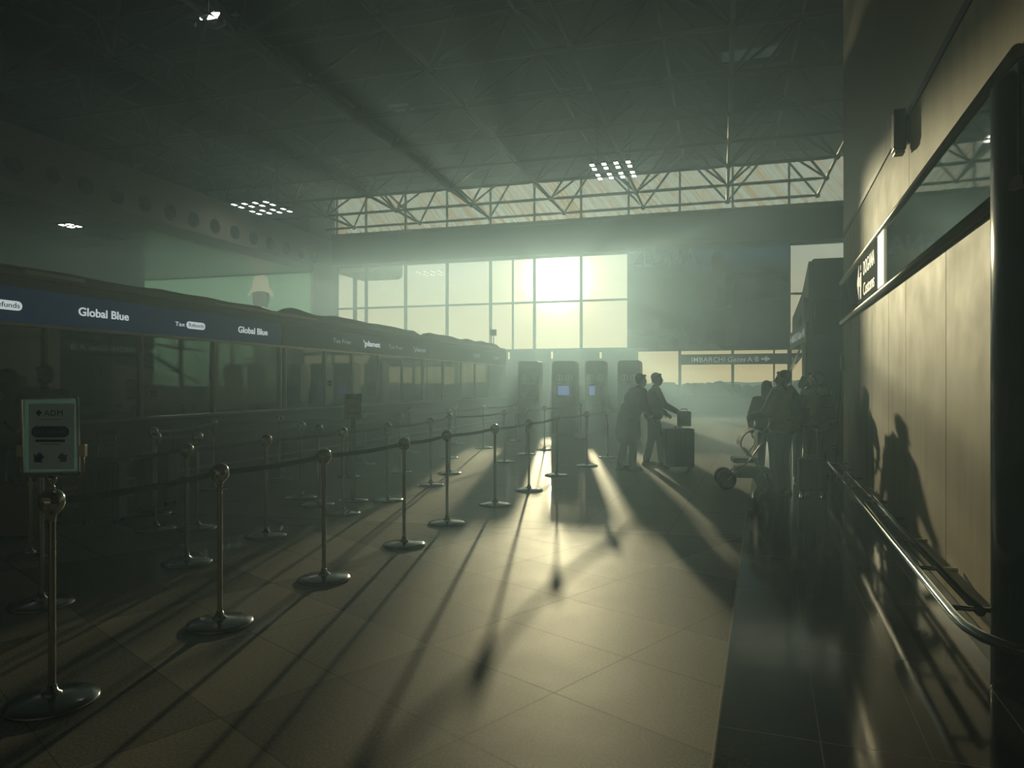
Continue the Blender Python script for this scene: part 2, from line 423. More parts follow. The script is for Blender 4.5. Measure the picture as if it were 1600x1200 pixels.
MB().box(-.05, .02, LW-.03, LW, 2.5, 3.2).build('end_cap', mat('blue_grey_cap', (.16,.24,.26), .5), gb)
cs = thing('customs_sign', 'dark customs sign with arrow and pictogram inside the glass strip on the beige wall', 'sign', tuple(rt @ Vector((-.037, 4.47, 2.57))), -WANG)
# sign faces -X ; local x runs towards the viewer's right (from far to near)
csr = bpy.data.objects.new('sign_face', None)
MB().box(-.012, 0, 0, 1.75, 0, .56).build('sign_panel', mat('sign_dark_panel', (.035,.045,.04), .9, spec=.05), cs)
SIGNW = mat('lit_white_lettering', (.8,.8,.72), .5, emit=(.9,.88,.7), estr=.22)
text('DOGANA', .24, SIGNW, cs, (-.016, 1.10, .31), -R(90), width=.92, extrude=.002)
text('Customs', .22, SIGNW, cs, (-.016, 1.10, .06), -R(90), width=.92, extrude=.002)
pc = MB().ball((-.017,1.33,.44), (.004,.04,.04), 12, 8).box(-.019,-.014,1.28,1.38,.2,.38).box(-.019,-.014,1.29,1.33,.05,.2).box(-.019,-.014,1.34,1.38,.05,.2)
pc.build('pictogram', SIGNW, cs)
MB().prism([(1.70,.28),(1.52,.50),(1.52,.34),(1.42,.34),(1.42,.22),(1.52,.22),(1.52,.06)], 'x', -.019, -.014).build('arrow', SIGNW, cs)
lp = rw(MB().box(-.050, -.037, 4.02, 4.42, 2.57, 3.13)).build('light_panel', mat('cream_light_panel', (.8,.75,.5), .5, emit=(1,.92,.62), estr=.35))
tag(lp, 'blank cream panel beside the customs sign inside the glass strip', 'panel')
# small box fixed over the upper seam
wl = thing('wall_lamp', 'small grey box lamp bracketed over the dark seam high on the beige wall', 'lamp', tuple(rt @ Vector((0, 2.95, 3.78))), -WANG)
MB().bevbox(-.13, -.03, -.07, .07, -.18, .17, .012).build('housing', mat('lamp_housing', (.06,.06,.055), .4), wl)
MB().box(-.03, 0, -.05, .05, -.12, .12).build('bracket', STEEL, wl)
MB().bevbox(-.12, -.04, -.06, .06, -.215, -.18, .008).build('lens', mat('pale_lens', (.5,.5,.42), .3), wl)

# black column at the wall's near end
cc = Vector((1.60, 4.18))
co = MB().lathe([(.001,0),(.27,0),(.27,3.07),(.255,3.10),(.001,3.10)], 48, (cc.x, cc.y, 0))
struct('column', co, BLACKG)
rg_ = MB().lathe([(.27,.33),(.285,.335),(.285,.36),(.27,.365)], 48, (cc.x, cc.y, 0))

# bumper rail : two tubes joined by rungs, wrapping round the column
br = thing('bumper_rail', 'low double-tube polished steel bumper rail along the foot of the beige wall', 'rail', (0,0,0))
def rp(y, off): return rt @ Vector((-off, y, .35))
front = [rp(y, .265) for y in (LW-.7, 6.0, 4.0, 2.0, .9, .45)]
n0 = front[-1]
arc = []
for i in range(9):
    a = R(180 - 7 + i*13); arc.append(Vector((cc.x+.06 + .50*math.cos(-a), cc.y + .20 + .62*math.sin(-a), .35)))
front = front[:-1] + [Vector((1.155, 4.18, .35)), Vector((1.157, 4.0, .35)), Vector((1.19, 3.86, .35)), Vector((1.25, 3.76, .35)), Vector((1.35, 3.68, .35)), Vector((1.50, 3.64, .35)), Vector((1.8, 3.64, .35))]
MB().tube(front, .026, 16).build('front_tube', CHROME, br)
MB().tube([rp(LW-.7, .12), rp(.28, .12)], .026, 16).build('back_tube', CHROME, br)
for y in (.32, 1.2, 2.1, 3.05, 4.0, 4.95, 5.9, 6.85, 7.7):
    MB().tube([rp(y, .265), rp(y, 0.02)], .014, 10).build('rung', CHROME, br)

# ------------------------------------------------------------ gate structure beyond the right wall
gt = MB()
gt.prism([(1.88,0),(1.88,3.60),(2.09,3.60),(2.09,4.54),(3.6,4.54),(3.6,0)], 'y', 18.3, 18.7)
struct('wall_gate', gt, GREYP)
struct('trim_6', MB().box(2.12, 3.4, 18.24, 18.3, 2.73, 3.58), DARKP)
struct('trim_7', MB().box(1.96, 2.06, 18.22, 18.3, 0, 3.58), mat('pale_post_cladding', (.24,.28,.27), .5))
struct('trim_8', MB().box(2.0, 3.4, 18.2, 18.3, 3.56, 3.62), BEAMM)
struct('wall_gate_flank', MB().prism([(18.4,2.2),(18.4,4.5),(19.9,3.9),(22.5,3.5),(22.5,2.85),(21,2.6)], 'x', 2.0, 2.12), BEAMM)
gp = tag(MB().tube([(1.90,18.2,0),(1.90,18.2,3.62)], .022, 10).build('gate_post', ALU), 'slim bright metal post standing in front of the grey gate wall', 'post')
gr = thing('stair_railing', 'slanted glass stair railing running back beside the grey gate wall', 'railing', (0,0,0))
MB().prism([(18.35,2.3),(18.35,3.3),(21.8,2.75),(21.8,1.9)], 'x', 1.90, 1.912).build('glass_panel', thin_glass('rail_glass', (.55,.6,.58), .1), gr)
MB().tube([(1.905,18.3,2.62),(1.905,21.9,1.98)], .03, 8).build('handrail', ALU, gr)
MB().tube([(1.905,18.3,3.34),(1.905,21.9,2.76)], .025, 8).build('top_rail', BRONZE, gr)
MB().tube([(1.905,21.8,0),(1.905,21.8,2.8)], .025, 8).build('railing_post', BRONZE, gr)

# haze: tinted volume added to imitate lens glare around the sun
hz = MB().box(-37.9, 8.1, -5.9, 38.7, .02, 13.6).build('glare_haze', None)
hm = bpy.data.materials.new('haze'); hm.use_nodes = True; t = NT(hm.node_tree); t.n.clear()
vs = t.node('ShaderNodeVolumeScatter'); vs.inputs['Color'].default_value = (.53,.79,.99,1); vs.inputs['Density'].default_value = .0145; vs.inputs['Anisotropy'].default_value = .66
va = t.node('ShaderNodeVolumeAbsorption'); va.inputs['Color'].default_value = (.54,.80,1,1); va.inputs['Density'].default_value = .0145
ad = t.node('ShaderNodeAddShader'); t.l.new(vs.outputs[0], ad.inputs[0]); t.l.new(va.outputs[0], ad.inputs[1])
oo = t.node('ShaderNodeOutputMaterial'); t.l.new(ad.outputs[0], oo.inputs['Volume'])
hz.data.materials.append(hm); tag(hz, kind='structure')
#==PART2==
# ------------------------------------------------------------ roof space frame
sf = thing('roof_space_frame', 'dark steel space frame of tubes and ball joints hanging under the whole roof', 'roof truss', (0, 0, 0))
FX = [-4.08 + 4.35*i for i in range(-7, 3)]; FY = [38.7 - 3.16*j for j in range(11)]; ZL, ZU = 11.07, 13.3
SX, SY = 4.35, 3.16
for j, y in enumerate(FY):
    b = MB()
    for i in range(len(FX)-1):
        x0, x1 = FX[i], FX[i+1]
        b.tube([(x0,y,ZL),(x0+.45,y,ZL),(x1-.45,y,ZL),(x1,y,ZL)], [.035,.078,.078,.035], 6)
    b.build('bottom_chord', TRUSS, sf)
    if j < len(FY)-1:
        u = MB(); yu = y-SY/2
        for i in range(len(FX)-1):
            xu = (FX[i]+FX[i+1])/2
            if i: u.tube([(xu-SX, yu, ZU), (xu, yu, ZU)], .06, 6)
            if j: u.tube([(xu, yu+SY, ZU), (xu, yu, ZU)], .06, 6)
        u.build('top_chord', TRUSS, sf)
        w_ = MB()
        for i in range(len(FX)-1):
            xu = (FX[i]+FX[i+1])/2
            for xx in (FX[i], FX[i+1]):
                for yy in (y, y-SY):
                    p0, p1 = Vector((xx,yy,ZL)), Vector((xu,yu,ZU)); d = p1-p0
                    w_.tube([p0, p0+d*.12, p0+d*.88, p1], [.028,.058,.058,.028], 6)
        w_.build('web_brace', TRUSS, sf)
        l = MB()
        for x in FX: l.tube([(x,y,ZL),(x,y-.4,ZL),(x,y-SY+.4,ZL),(x,y-SY,ZL)], [.035,.075,.075,.035], 6)
        l.build('cross_chord', TRUSS, sf)
jm = MB().ball((0,0,0), .14, 12, 8).mesh('ball_joint'); jm.materials.append(TRUSS); cnt = 0
for y in FY[:10]:
    for x in FX: link('ball_joint', jm, None, sf, (x, y, ZL))
hang = MB()
for x in FX:
    for y in FY[:10:3]: hang.tube([(x+SX/2 if x < 4 else x-SX/2, y-SY/2, ZU), (x+SX/2 if x < 4 else x-SX/2, y-SY/2, 13.66)], .03, 6)
hang.build('hanger', TRUSS, sf)

# clusters of small lamps
LAMP = mat('lit_lamp_face', (.9,.9,.85), .5, emit=(1,.95,.85), estr=7)
HOUS = mat('lamp_cluster_housing', (.08,.08,.075), .5, .3)
def lamp_cluster(loc, label, nx, ny, dx, dy, skip=()):
    t_ = thing('lamp_cluster', label, 'ceiling light', loc, 0, 'square lamp clusters under the roof frame')
    f = MB()
    for j in range(ny): f.box(-dx*nx/2, dx*nx/2, (j-(ny-1)/2)*dy-.03, (j-(ny-1)/2)*dy+.03, .07, .12)
    for i in (0, nx-1): f.box((i-(nx-1)/2)*dx-.03, (i-(nx-1)/2)*dx+.03, -dy*ny/2, dy*ny/2, .12, .17)
    for s_ in (-1, 1): f.tube([(s_*dx*nx*.35, 0, .12), (s_*dx*nx*.35, 0, 3.7)], .015, 6)
    f.build('frame', HOUS, t_)
    q = MB().box(-.09,.09,-.15,.15,0,.07).mesh('lamp_housing'); q.materials.append(HOUS)
    e = MB().box(-.078,.078,-.13,.13,-.01,0).mesh('lamp_face'); e.materials.append(LAMP)
    for i in range(nx):
        for j in range(ny):
            if (i, j) in skip: continue
            for s_ in (-1, 1):
                p = ((i-(nx-1)/2)*dx + s_*.0, (j-(ny-1)/2)*dy + s_*.26, 0)
                h = link('lamp_housing', q, None, t_, p); link('lamp_face', e, None, h)
lamp_cluster((-4.1, 28.0, 9.97), 'cluster of small square lamps hanging in the middle of the hall under the roof frame', 4, 2, .46, 1.35)
lamp_cluster((-21.1, 29.2, 9.97), 'cluster of small square lamps hanging close to the pale fascia with air nozzles', 4, 2, .58, 1.35)
ul = thing('reflector_lamp', 'single bright lamp with bent metal reflector vanes high in the dark roof', 'ceiling light', (-12.05, 14.55, 10.5)); ul.scale = (1.3,)*3
MB().lathe([(.02,.1),(.10,.06),(.15,0),(.13,0),(.08,.05),(.001,.07)], 18).build('lamp_bowl', STEEL, ul)
MB().prism([(-.02,-.02),(.15,.02),(.20,.12),(.10,.13),(.02,.06)], 'y', -.02, .02).xf(Matrix.Rotation(R(25),4,'Z')).build('lamp_face', LAMP, ul)
MB().ball((-.16,0,.02), .03, 8, 6).build('side_lamp_face', LAMP, ul)
vn = mat('pale_vane', (.35,.38,.36), .35, .5)
for q in ([(-.62,-.02),(-.30,-.22),(-.28,-.14)], [(.0,-.26),(.16,-.33),(.38,-.28),(.36,-.18),(.18,-.26)], [(.5,-.12),(.72,-.16),(.62,-.06)]):
    MB().prism([(a, b+.1) for a, b in q], 'y', -.02, .02).build('reflector_vane', vn, ul)
MB().tube([(-.62,0,.08),(0,0,.12),(.7,0,.02)], .008, 6).tube([(0,0,.1),(0,0,2.42)], .012, 6).build('lamp_stem', TRUSS, ul)

# ------------------------------------------------------------ queue posts and belts
BALL_Z = .975
def make_post():
    t_ = thing('queue_post', 'post', 'queue post')
    MB().lathe([(.001,.0),(.205,.0),(.208,.006),(.203,.016),(.17,.026),(.09,.036),(.045,.042),(.001,.043)], 40).build('base', BASEM, t_)
    MB().lathe([(.001,.04),(.046,.041),(.043,.05),(.026,.060),(.021,.085),(.001,.086)], 24).build('collar', CHROME, t_)
    MB().lathe([(.0165,.06),(.0165,.90)], 20).build('pole', STEEL, t_)
    MB().lathe([(.017,.88),(.018,.90),(.026,.918),(.040,.928),(.052,.945),(.0585,.965),(.060,.98),(.057,1.0),(.046,1.02),(.028,1.034),(.001,1.040)], 32).build('ball_head', CHROME, t_)
    return t_
PROTO = make_post(); first = [True]
def post(x, y, label, group):
    o = PROTO if first[0] else copy_tree(PROTO); first[0] = False
    o.location = (x, y, 0); o.rotation_euler.z = random.random()*6; o['label'] = label; o['group'] = group; return o
BELT = mat('blue_belt_webbing', (.13,.25,.28), .7, noise=.2, nscale=40)
def belt(a, b, label, group, txt=None):
    p, q = Vector((a[0],a[1],BALL_Z)), Vector((b[0],b[1],BALL_Z)); d = q-p; L = d.length; an = math.atan2(d.y, d.x); n = 12
    mb = MB(); vs = []
    for i in range(n+1):
        s_ = .0612 + (L-.1224)*i/n; sag = -.012*math.sin(math.pi*i/n)*L
        for yy in (-.001, .001):
            for zz in (-.018, .018): vs.append((s_, yy, zz+sag))
    fs = []
    for i in range(n):
        o = i*4
        for e0, e1 in ((0,1),(1,3),(3,2),(2,0)): fs.append((o+e0, o+e1, o+4+e1, o+4+e0))
    fs += [(0,1,3,2), (n*4, n*4+2, n*4+3, n*4+1)]
    o = mb.add(vs, fs).build('queue_belt', BELT, None, tuple(p), (0,0,an)); tag(o, label, 'queue belt', group)
    if txt:
        me = text_mesh(txt, .030, .0006)
        link('lettering', me, mat('belt_print', (.30,.36,.38), .6), o, (.22, -.0022, -.014)); link('lettering', me, None, o, (L*.55, -.0022, -.024))
    return o
ROWS = {
 'front row': [(-3.13,2.68),(-3.11,3.86),(-3.03,4.98),(-2.93,6.25),(-2.93,7.36),(-2.79,8.66),(-2.70,10.0),(-2.68,11.74),(-2.45,13.28),(-2.30,14.91)],
 'second row': [(-4.58,3.84),(-4.44,5.09),(-4.45,6.22),(-4.34,7.55),(-4.27,8.59),(-4.28,10.08),(-4.52,11.47),(-4.14,13.47),(-4.13,15.07),(-4.0,16.22),(-3.86,19.95)],
 'third row': [(-5.95,4.88),(-5.79,6.18),(-5.49,8.45),(-5.42,11.39),(-5.50,13.9),(-5.54,16.29),(-5.39,18.55)],
 'back row': [(-6.52,6.92),(-7.16,8.75),(-6.85,9.93),(-6.0,10.6),(-6.6,12.3),(-6.7,14.6),(-6.6,17.2)],
}
for rn, pts in ROWS.items():
    for i, (x, y) in enumerate(pts):
        l = 'chrome ball-topped queue post, %s from the camera in the %s' % (ORD[i], rn)
        if i == 0 and rn[0] == 'f': l = 'nearest chrome queue post, carrying the framed paper notice on its ball'
        post(x, y, l, 'ball-topped queue posts, ' + rn)
    for i in range(len(pts)-1):
        belt(pts[i], pts[i+1], 'dark blue belt between the %s and %s posts of the %s' % (ORD[i], ORD[i+1], rn), 'blue queue belts, ' + rn, 'Malpensa' if (i == 0 and rn[0] in 'fs') else None)
post(-4.96, 8.02, 'extra chrome queue post standing between the second and third rows', 'ball-topped queue posts, third row')
post(-5.40, 6.35, 'chrome queue post standing tight beside the second post of the third row', 'ball-topped queue posts, third row')

# framed notice on the nearest post
nt = thing('framed_notice', 'paper notice with blue arrow in clear holder and metal frame on nearest post', 'notice', (-3.13, 2.68, 1.04), YAW + R(2))
MB().lathe([(.001,0),(.018,0),(.013,.012),(.009,.02),(.012,.028),(.022,.036),(.024,.05),(.018,.062),(.001,.066)], 20).build('clamp_knob', CHROME, nt)
uf = MB().tube([(-.148,0,.215),(-.148,0,.085),(-.138,0,.068),(-.12,0,.062),(.12,0,.062),(.138,0,.068),(.148,0,.085),(.148,0,.215)], .0075, 8)
uf.build('support_frame', ALU, nt)
tf = MB()
for s_ in (-1, 1): tf.bevbox(s_*.150-.013, s_*.150+.013, -.012, .012, .155, .215, .003)
tf.build('side_clip', ALU, nt)
fr = MB().box(-.137,-.129,-.007,.007,.075,.445).box(.129,.137,-.007,.007,.075,.445).box(-.137,.137,-.007,.007,.075,.082).box(-.137,.137,-.007,.007,.438,.445)
fr.xf(Matrix.Rotation(R(-1.5),4,'Y')).build('holder_frame', mat('clear_frame_edge', (.36,.44,.42), .25, .3), nt)
def paper(name, col, tl=.6, e=None):
    m = bpy.data.materials.new(name); m.use_nodes = True; t = NT(m.node_tree); t.n.clear()
    d = t.node('ShaderNodeBsdfDiffuse'); tr = t.node('ShaderNodeBsdfTranslucent'); mx = t.node('ShaderNodeMixShader'); o = t.node('ShaderNodeOutputMaterial')
    tcn = t.node('ShaderNodeTexCoord'); n = t.noise(tcn.outputs['Object'], 5, 3)
    cc_ = t.mix(n, c4([x*.85 for x in col]), c4([min(1, x*1.15) for x in col]))
    t.put(d.inputs[0], cc_); t.put(tr.inputs[0], cc_); mx.inputs[0].default_value = tl
    t.l.new(d.outputs[0], mx.inputs[1]); t.l.new(tr.outputs[0], mx.inputs[2]); t.l.new(mx.outputs[0], o.inputs[0]); return m
MB().box(-.130,.130,-.002,.002,.08,.44).build('backing_sheet', paper('clear_blue_sheet', (.38,.54,.58), .65), nt)
sh = MB().box(-.108,.108,-.004,-.0025,.095,.415).build('paper_sheet', paper('white_paper', (.92,.82,.88), .65), nt)
BLUEP = paper('blue_print', (.06,.25,.50), .7); DKP = paper('dark_print', (.06,.12,.18)); GRP = paper('grey_print', (.42,.40,.38))
def pill(x0, x1, z0, z1, n=8):
    r = (z1-z0)/2; zc = (z0+z1)/2
    return [(x0+r-r*math.sin(math.pi*i/n), zc+r*math.cos(math.pi*i/n)) for i in range(n+1)] + [(x1-r+r*math.sin(math.pi*i/n), zc-r*math.cos(math.pi*i/n)) for i in range(n+1)]
MB().prism(pill(-.095,.085,.250,.305), 'y', -.006, -.0042).build('blue_bubble', BLUEP, sh)
text('TAX REFUND', .026, paper('pale_print', (.45,.6,.7)), sh, (-.08, -.0065, .268), extrude=.0003, width=.15)
text('ADM', .040, DKP, sh, (-.035, -.0045, .355), extrude=.0003, spacing=1.1)
MB().prism([(-.075,.37),(-.06,.385),(-.045,.37),(-.06,.352)], 'y', -.005, -.0042).build('emblem', DKP, sh)
MB().box(-.075,.065,-.005,-.0042,.228,.240).build('text_line', DKP, sh); MB().box(-.05,.04,-.005,-.0042,.214,.218).build('text_line', GRP, sh)
MB().box(-.06,.05,-.005,-.0042,.336,.339).build('text_line', GRP, sh)
arr = [(-.022,0),(.022,0),(.022,.03),(.04,.03),(0,.065),(-.04,.03),(-.022,.03)]
def arrow(cx, cz, rot, m, s_=1.0, flip=1):
    p = []
    for a, b in arr:
        b -= .03; p.append((cx+s_*flip*(a*math.cos(rot)-b*math.sin(rot)), cz+s_*(a*math.sin(rot)+b*math.cos(rot))))
    MB().prism(p, 'y', -.005, -.0042).build('arrow', m, sh)
arrow(-.062, .150, R(135), BLUEP, .8); arrow(.055, .150, R(225), GRP, .72)

# second notice stand in the queue
ns = thing('notice_stand', 'slim dark floor stand holding a white printed notice among the queue posts', 'notice stand', (-4.70, 8.45, 0), YAW)
MB().lathe([(.001,0),(.20,0),(.20,.012),(.05,.03),(.001,.03)], 32).build('base', BASEM, ns)
MB().bevbox(-.03,.03,-.02,.02,.02,1.1,.006).build('pole', DARKP, ns)
MB().bevbox(-.11,.11,-.012,.012,1.08,1.42,.006).build('holder', mat('pale_holder', (.3,.33,.31), .5), ns)
q = MB().box(-.10,.10,-.016,-.012,1.10,1.40).build('paper_sheet', mat('notice_paper', (.72,.72,.68), .7), ns)
MB().prism(pill(-.08,.08,1.325,1.365), 'y', -.018, -.0165).build('heading_bubble', mat('notice_blue', (.12,.2,.28), .6), q)
ln = MB()
for z in (1.28,1.25,1.22): ln.box(-.06,.06,-.018,-.0165,z,z+.008)
ln.box(-.08,.08,-.018,-.0165,1.15,1.168); ln.build('text_lines', mat('notice_grey', (.3,.33,.33), .6), q)

# ------------------------------------------------------------ row of service booths on the left
NAVY = mat('navy_sign_panel', (.012,.035,.075), .35, emit=(.015,.05,.14), estr=.12)
TEALP = mat('grey_teal_sign_panel', (.09,.12,.11), .4, noise=.1)
GREYS = mat('grey_sign_panel', (.07,.085,.085), .4, noise=.1)
LETT = mat('lit_letters', (.8,.85,.85), .5, emit=(.75,.85,.85), estr=.55)
LETD = mat('dim_letters', (.5,.6,.6), .5, emit=(.6,.75,.75), estr=.16)
CREAM = mat('cream_fascia_band', (.33,.30,.24), .5, noise=.1)
COUNT = mat('brown_grey_counter', (.10,.09,.075), .45, noise=.2)
BX = -8.7
def booth(label, y0, y1, posts_, panels, letters):
    b = thing('service_booth', label, 'booth', (BX, y0, 0), 0, 'service booths along the left of the queue')
    L = y1-y0
    MB().box(-.06, .0, 0, L, 0, 1.0).box(-.6, 0, 0, L, .96, 1.0).build('counter', COUNT, b)
    MB().box(.0, .16, 0, L, 1.0, 1.035).box(0, .02, 0, L, .08, .12).build('counter_shelf', BRONZE, b)
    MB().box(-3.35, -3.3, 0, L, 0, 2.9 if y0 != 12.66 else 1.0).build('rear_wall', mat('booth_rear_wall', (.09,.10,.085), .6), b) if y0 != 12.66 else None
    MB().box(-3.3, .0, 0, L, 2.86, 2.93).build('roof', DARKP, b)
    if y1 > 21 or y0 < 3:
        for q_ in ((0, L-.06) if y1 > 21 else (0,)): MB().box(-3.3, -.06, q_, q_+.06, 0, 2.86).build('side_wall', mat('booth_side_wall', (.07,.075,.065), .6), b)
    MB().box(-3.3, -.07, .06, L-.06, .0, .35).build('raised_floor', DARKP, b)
    hd = MB().box(-.05, .03, 0, L, 2.30, 2.345).build('window_head', ALU, b)
    for p in posts_:
        MB().box(-.04, .025, p-y0-.035, p-y0+.035, 1.035, 2.30).build('window_post', BRONZE, b)
        MB().box(.0251, .032, p-y0+.012, p-y0+.03, 1.035, 2.30).build('post_edge', ALU, b)
    ps = [y0] + list(posts_) + [y1]
    for p, q_ in zip(ps, ps[1:]):
        if q_-p > .3: MB().box(-.012, -.006, p-y0+.035, q_-y0-.035, 1.05, 2.30).build('window_pane', KGLASS, b)
    for (p, q_, m) in panels: MB().bevbox(-.02, .04, p-y0+.004, q_-y0-.004, 2.35, 2.79, .004, seg=1).build('sign_panel', m, b)
    MB().box(-.05, .02, 0, L, 2.79, 2.93).build('cream_band', CREAM, b)
    MB().box(-.4, .07, 0, L, 2.93, 2.975).box(-.4, .0, 0, L, 2.975, 3.03).build('roof_edge', BRONZE, b)
    for (s_, p, q_, h, m, kw) in letters:
        text(s_, h, m, b, (.043, p-y0, 2.515-.0), R(90), width=q_-p, **kw)
    return b
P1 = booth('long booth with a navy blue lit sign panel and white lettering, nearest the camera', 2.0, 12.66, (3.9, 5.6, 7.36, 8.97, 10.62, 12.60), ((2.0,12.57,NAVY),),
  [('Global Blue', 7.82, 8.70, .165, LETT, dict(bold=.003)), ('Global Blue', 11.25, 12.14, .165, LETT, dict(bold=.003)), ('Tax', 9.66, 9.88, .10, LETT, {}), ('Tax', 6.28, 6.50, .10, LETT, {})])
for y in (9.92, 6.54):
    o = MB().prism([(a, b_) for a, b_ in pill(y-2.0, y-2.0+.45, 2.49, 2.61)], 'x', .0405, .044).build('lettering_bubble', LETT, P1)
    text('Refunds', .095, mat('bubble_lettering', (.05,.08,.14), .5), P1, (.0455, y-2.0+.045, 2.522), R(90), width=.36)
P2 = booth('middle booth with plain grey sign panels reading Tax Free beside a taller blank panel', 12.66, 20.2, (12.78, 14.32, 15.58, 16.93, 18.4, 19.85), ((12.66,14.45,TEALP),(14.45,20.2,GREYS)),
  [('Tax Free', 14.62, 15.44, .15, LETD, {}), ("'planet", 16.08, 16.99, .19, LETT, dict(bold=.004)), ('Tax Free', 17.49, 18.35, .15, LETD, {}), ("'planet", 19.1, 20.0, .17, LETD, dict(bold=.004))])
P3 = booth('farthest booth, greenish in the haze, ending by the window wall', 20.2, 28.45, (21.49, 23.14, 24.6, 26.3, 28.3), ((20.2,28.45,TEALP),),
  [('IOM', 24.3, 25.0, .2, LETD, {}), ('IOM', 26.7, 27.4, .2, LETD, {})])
# rear wall of the middle booth with an opening onto an added lit corridor imitating greenish light in the glass, crossed by slanted braces
rw_ = MB().box(-3.35, -3.3, 0, 7.54, 0, 1.5).box(-3.35, -3.3, 0, 7.54, 2.62, 2.9).box(-3.35,-3.3, 5.3, 7.54, 1.5, 2.62)
rw_.build('rear_wall', MATS['booth_rear_wall'], P2)
fm = MB()
for y in (.05, .95, 2.15, 2.75, 3.7, 5.3): fm.box(-3.36, -3.28, y-.035, y+.035, 1.5, 2.62)
fm.tube([(-3.33,.05,2.2),(-3.33,1.6,1.55)], .03, 6).tube([(-3.33,.05,2.45),(-3.33,2.3,2.3)], .022, 6).tube([(-3.33,1.2,2.4),(-3.33,2.2,1.6)], .018, 6).tube([(-3.33,3.3,2.2),(-3.33,5.3,2.42)], .02, 6)
fm.build('rear_window_frame', DARKP, P2)
struct('wall_added_corridor', MB().box(-14.6, -14.5, 11.0, 21.5, 0, 3.2).box(-14.6,-12.1, 10.9, 11.0, 0, 3.2).box(-14.6,-12.1, 21.4, 21.5, 0, 3.2).box(-14.6,-12.1, 11.0, 21.4, 3.1, 3.2), mat('pale_green_added_wall', (.36,.48,.36), .7))  # made-up corridor shell, tinted green for the glow behind the opening
cl = thing('added_corridor_lamp', 'unseen tube lamp added to light the made-up corridor behind the middle booth', 'ceiling light', (-13.2, 16.3, 3.037))  # unseen lamp, added to brighten the made-up corridor
MB().box(-.08,.08,-3.6,3.6,.02,.06).build('housing', HOUS, cl)
MB().tube([(0,-3.5,-.03),(0,3.5,-.03)], .035, 12).build('lamp_tube', mat('added_corridor_tube', (.9,.9,.9), .5, emit=(.85,1,.8), estr=80), cl)
MB().box(-.02,.02,-3.48,-3.44,-.03,.03).box(-.02,.02,3.44,3.48,-.03,.03).build('tube_holder', HOUS, cl)
# dust sheets lying along the booth roofs
def dust_sheet(label, y0, y1, h0, seed):
    random.seed(seed); n = int((y1-y0)/.18); vs = []; fs = []; hh = [h0*(.6+.5*random.random()) for _ in range(n//3+3)]
    for i in range(n+1):
        y = y0 + (y1-y0)*i/n; q_ = i/3; k_ = int(q_); h = hh[k_]*(1-q_+k_) + hh[k_+1]*(q_-k_); e_ = min(1, i/2, (n-i)/2)
        for (x, z) in ((-.46,.0),(-.45,.05*e_),(-.38,h*.85*e_),(-.2,h*e_),(-.08,h*.8*e_),(-.03,.03*e_),(-.03,.0)): vs.append((BX+x, y, 3.031+z+.001))
    for i in range(n):
        for k_ in range(6): fs.append((i*7+k_, i*7+k_+1, (i+1)*7+k_+1, (i+1)*7+k_))
    for i in range(n): fs.append((i*7+6, i*7, (i+1)*7, (i+1)*7+6))
    fs += [tuple(range(7)), tuple(range(n*7, n*7+7))]
    tag(MB().add(vs, fs, True).build('dust_sheet', mat('dusty_sheet', (.22,.20,.16), .7, noise=.2)), label, 'dust sheet', 'rumpled covers along the booth roofs')
dust_sheet('low rumpled dark cover along the roof edge of the navy signed booth', 4.0, 12.4, .08, 1)
dust_sheet('rumpled cover along the roof edge of the middle booth', 12.9, 19.8, .15, 2)
dust_sheet('rumpled cover along the roof edge of the farthest booth', 20.4, 27.9, .17, 3)
random.seed(11)
mb_ = MB()
tag(MB().box(BX+.02, BX+.075, 7.0, 7.9, 2.976, 3.03).build('metal_strip', ALU), 'short loose bright metal strip lying on the roof edge above the navy sign', 'metal strip')
tag(MB().box(BX+.02, BX+.075, 10.6, 13.9, 2.976, 2.99).build('metal_strip', ALU), 'long bright metal strip on the roof edge where the navy sign ends', 'metal strip')
fl = thing('roof_floodlight', 'small square floodlight on a short pole at the far end of the booth roofs', 'lamp', (-8.95, 27.6, 2.94))
MB().tube([(0,0,0),(0,0,.62)], .02, 8).build('pole', DARKP, fl); MB().bevbox(-.12,.12,-.05,.05,.58,.84,.01).build('housing', mat('floodlight_grey', (.2,.24,.26), .5), fl)
# stickers and notices on the booth glass
for i, (y, z0, z1, l) in enumerate(((8.78,1.32,1.62,'small yellowish notice on the booth glass, left of the second window post'),(9.22,1.32,1.5,'small yellowish notice on the booth glass, right of the second window post'),(14.55,1.5,1.62,'small pale sticker on the middle booth glass beside its frame'))):
    o = MB().box(-.0005,.0015,-.09,.09,0,z1-z0).build('glass_notice', mat('yellowish_notice', (.28,.27,.10), .6), None, (BX-.004, y, z0)); tag(o, l, 'notice')
    MB().box(.0016,.0022,-.05,.05,.03,.05).box(.0016,.0022,-.05,.05,.08,.13).build('print', DARKP, o)
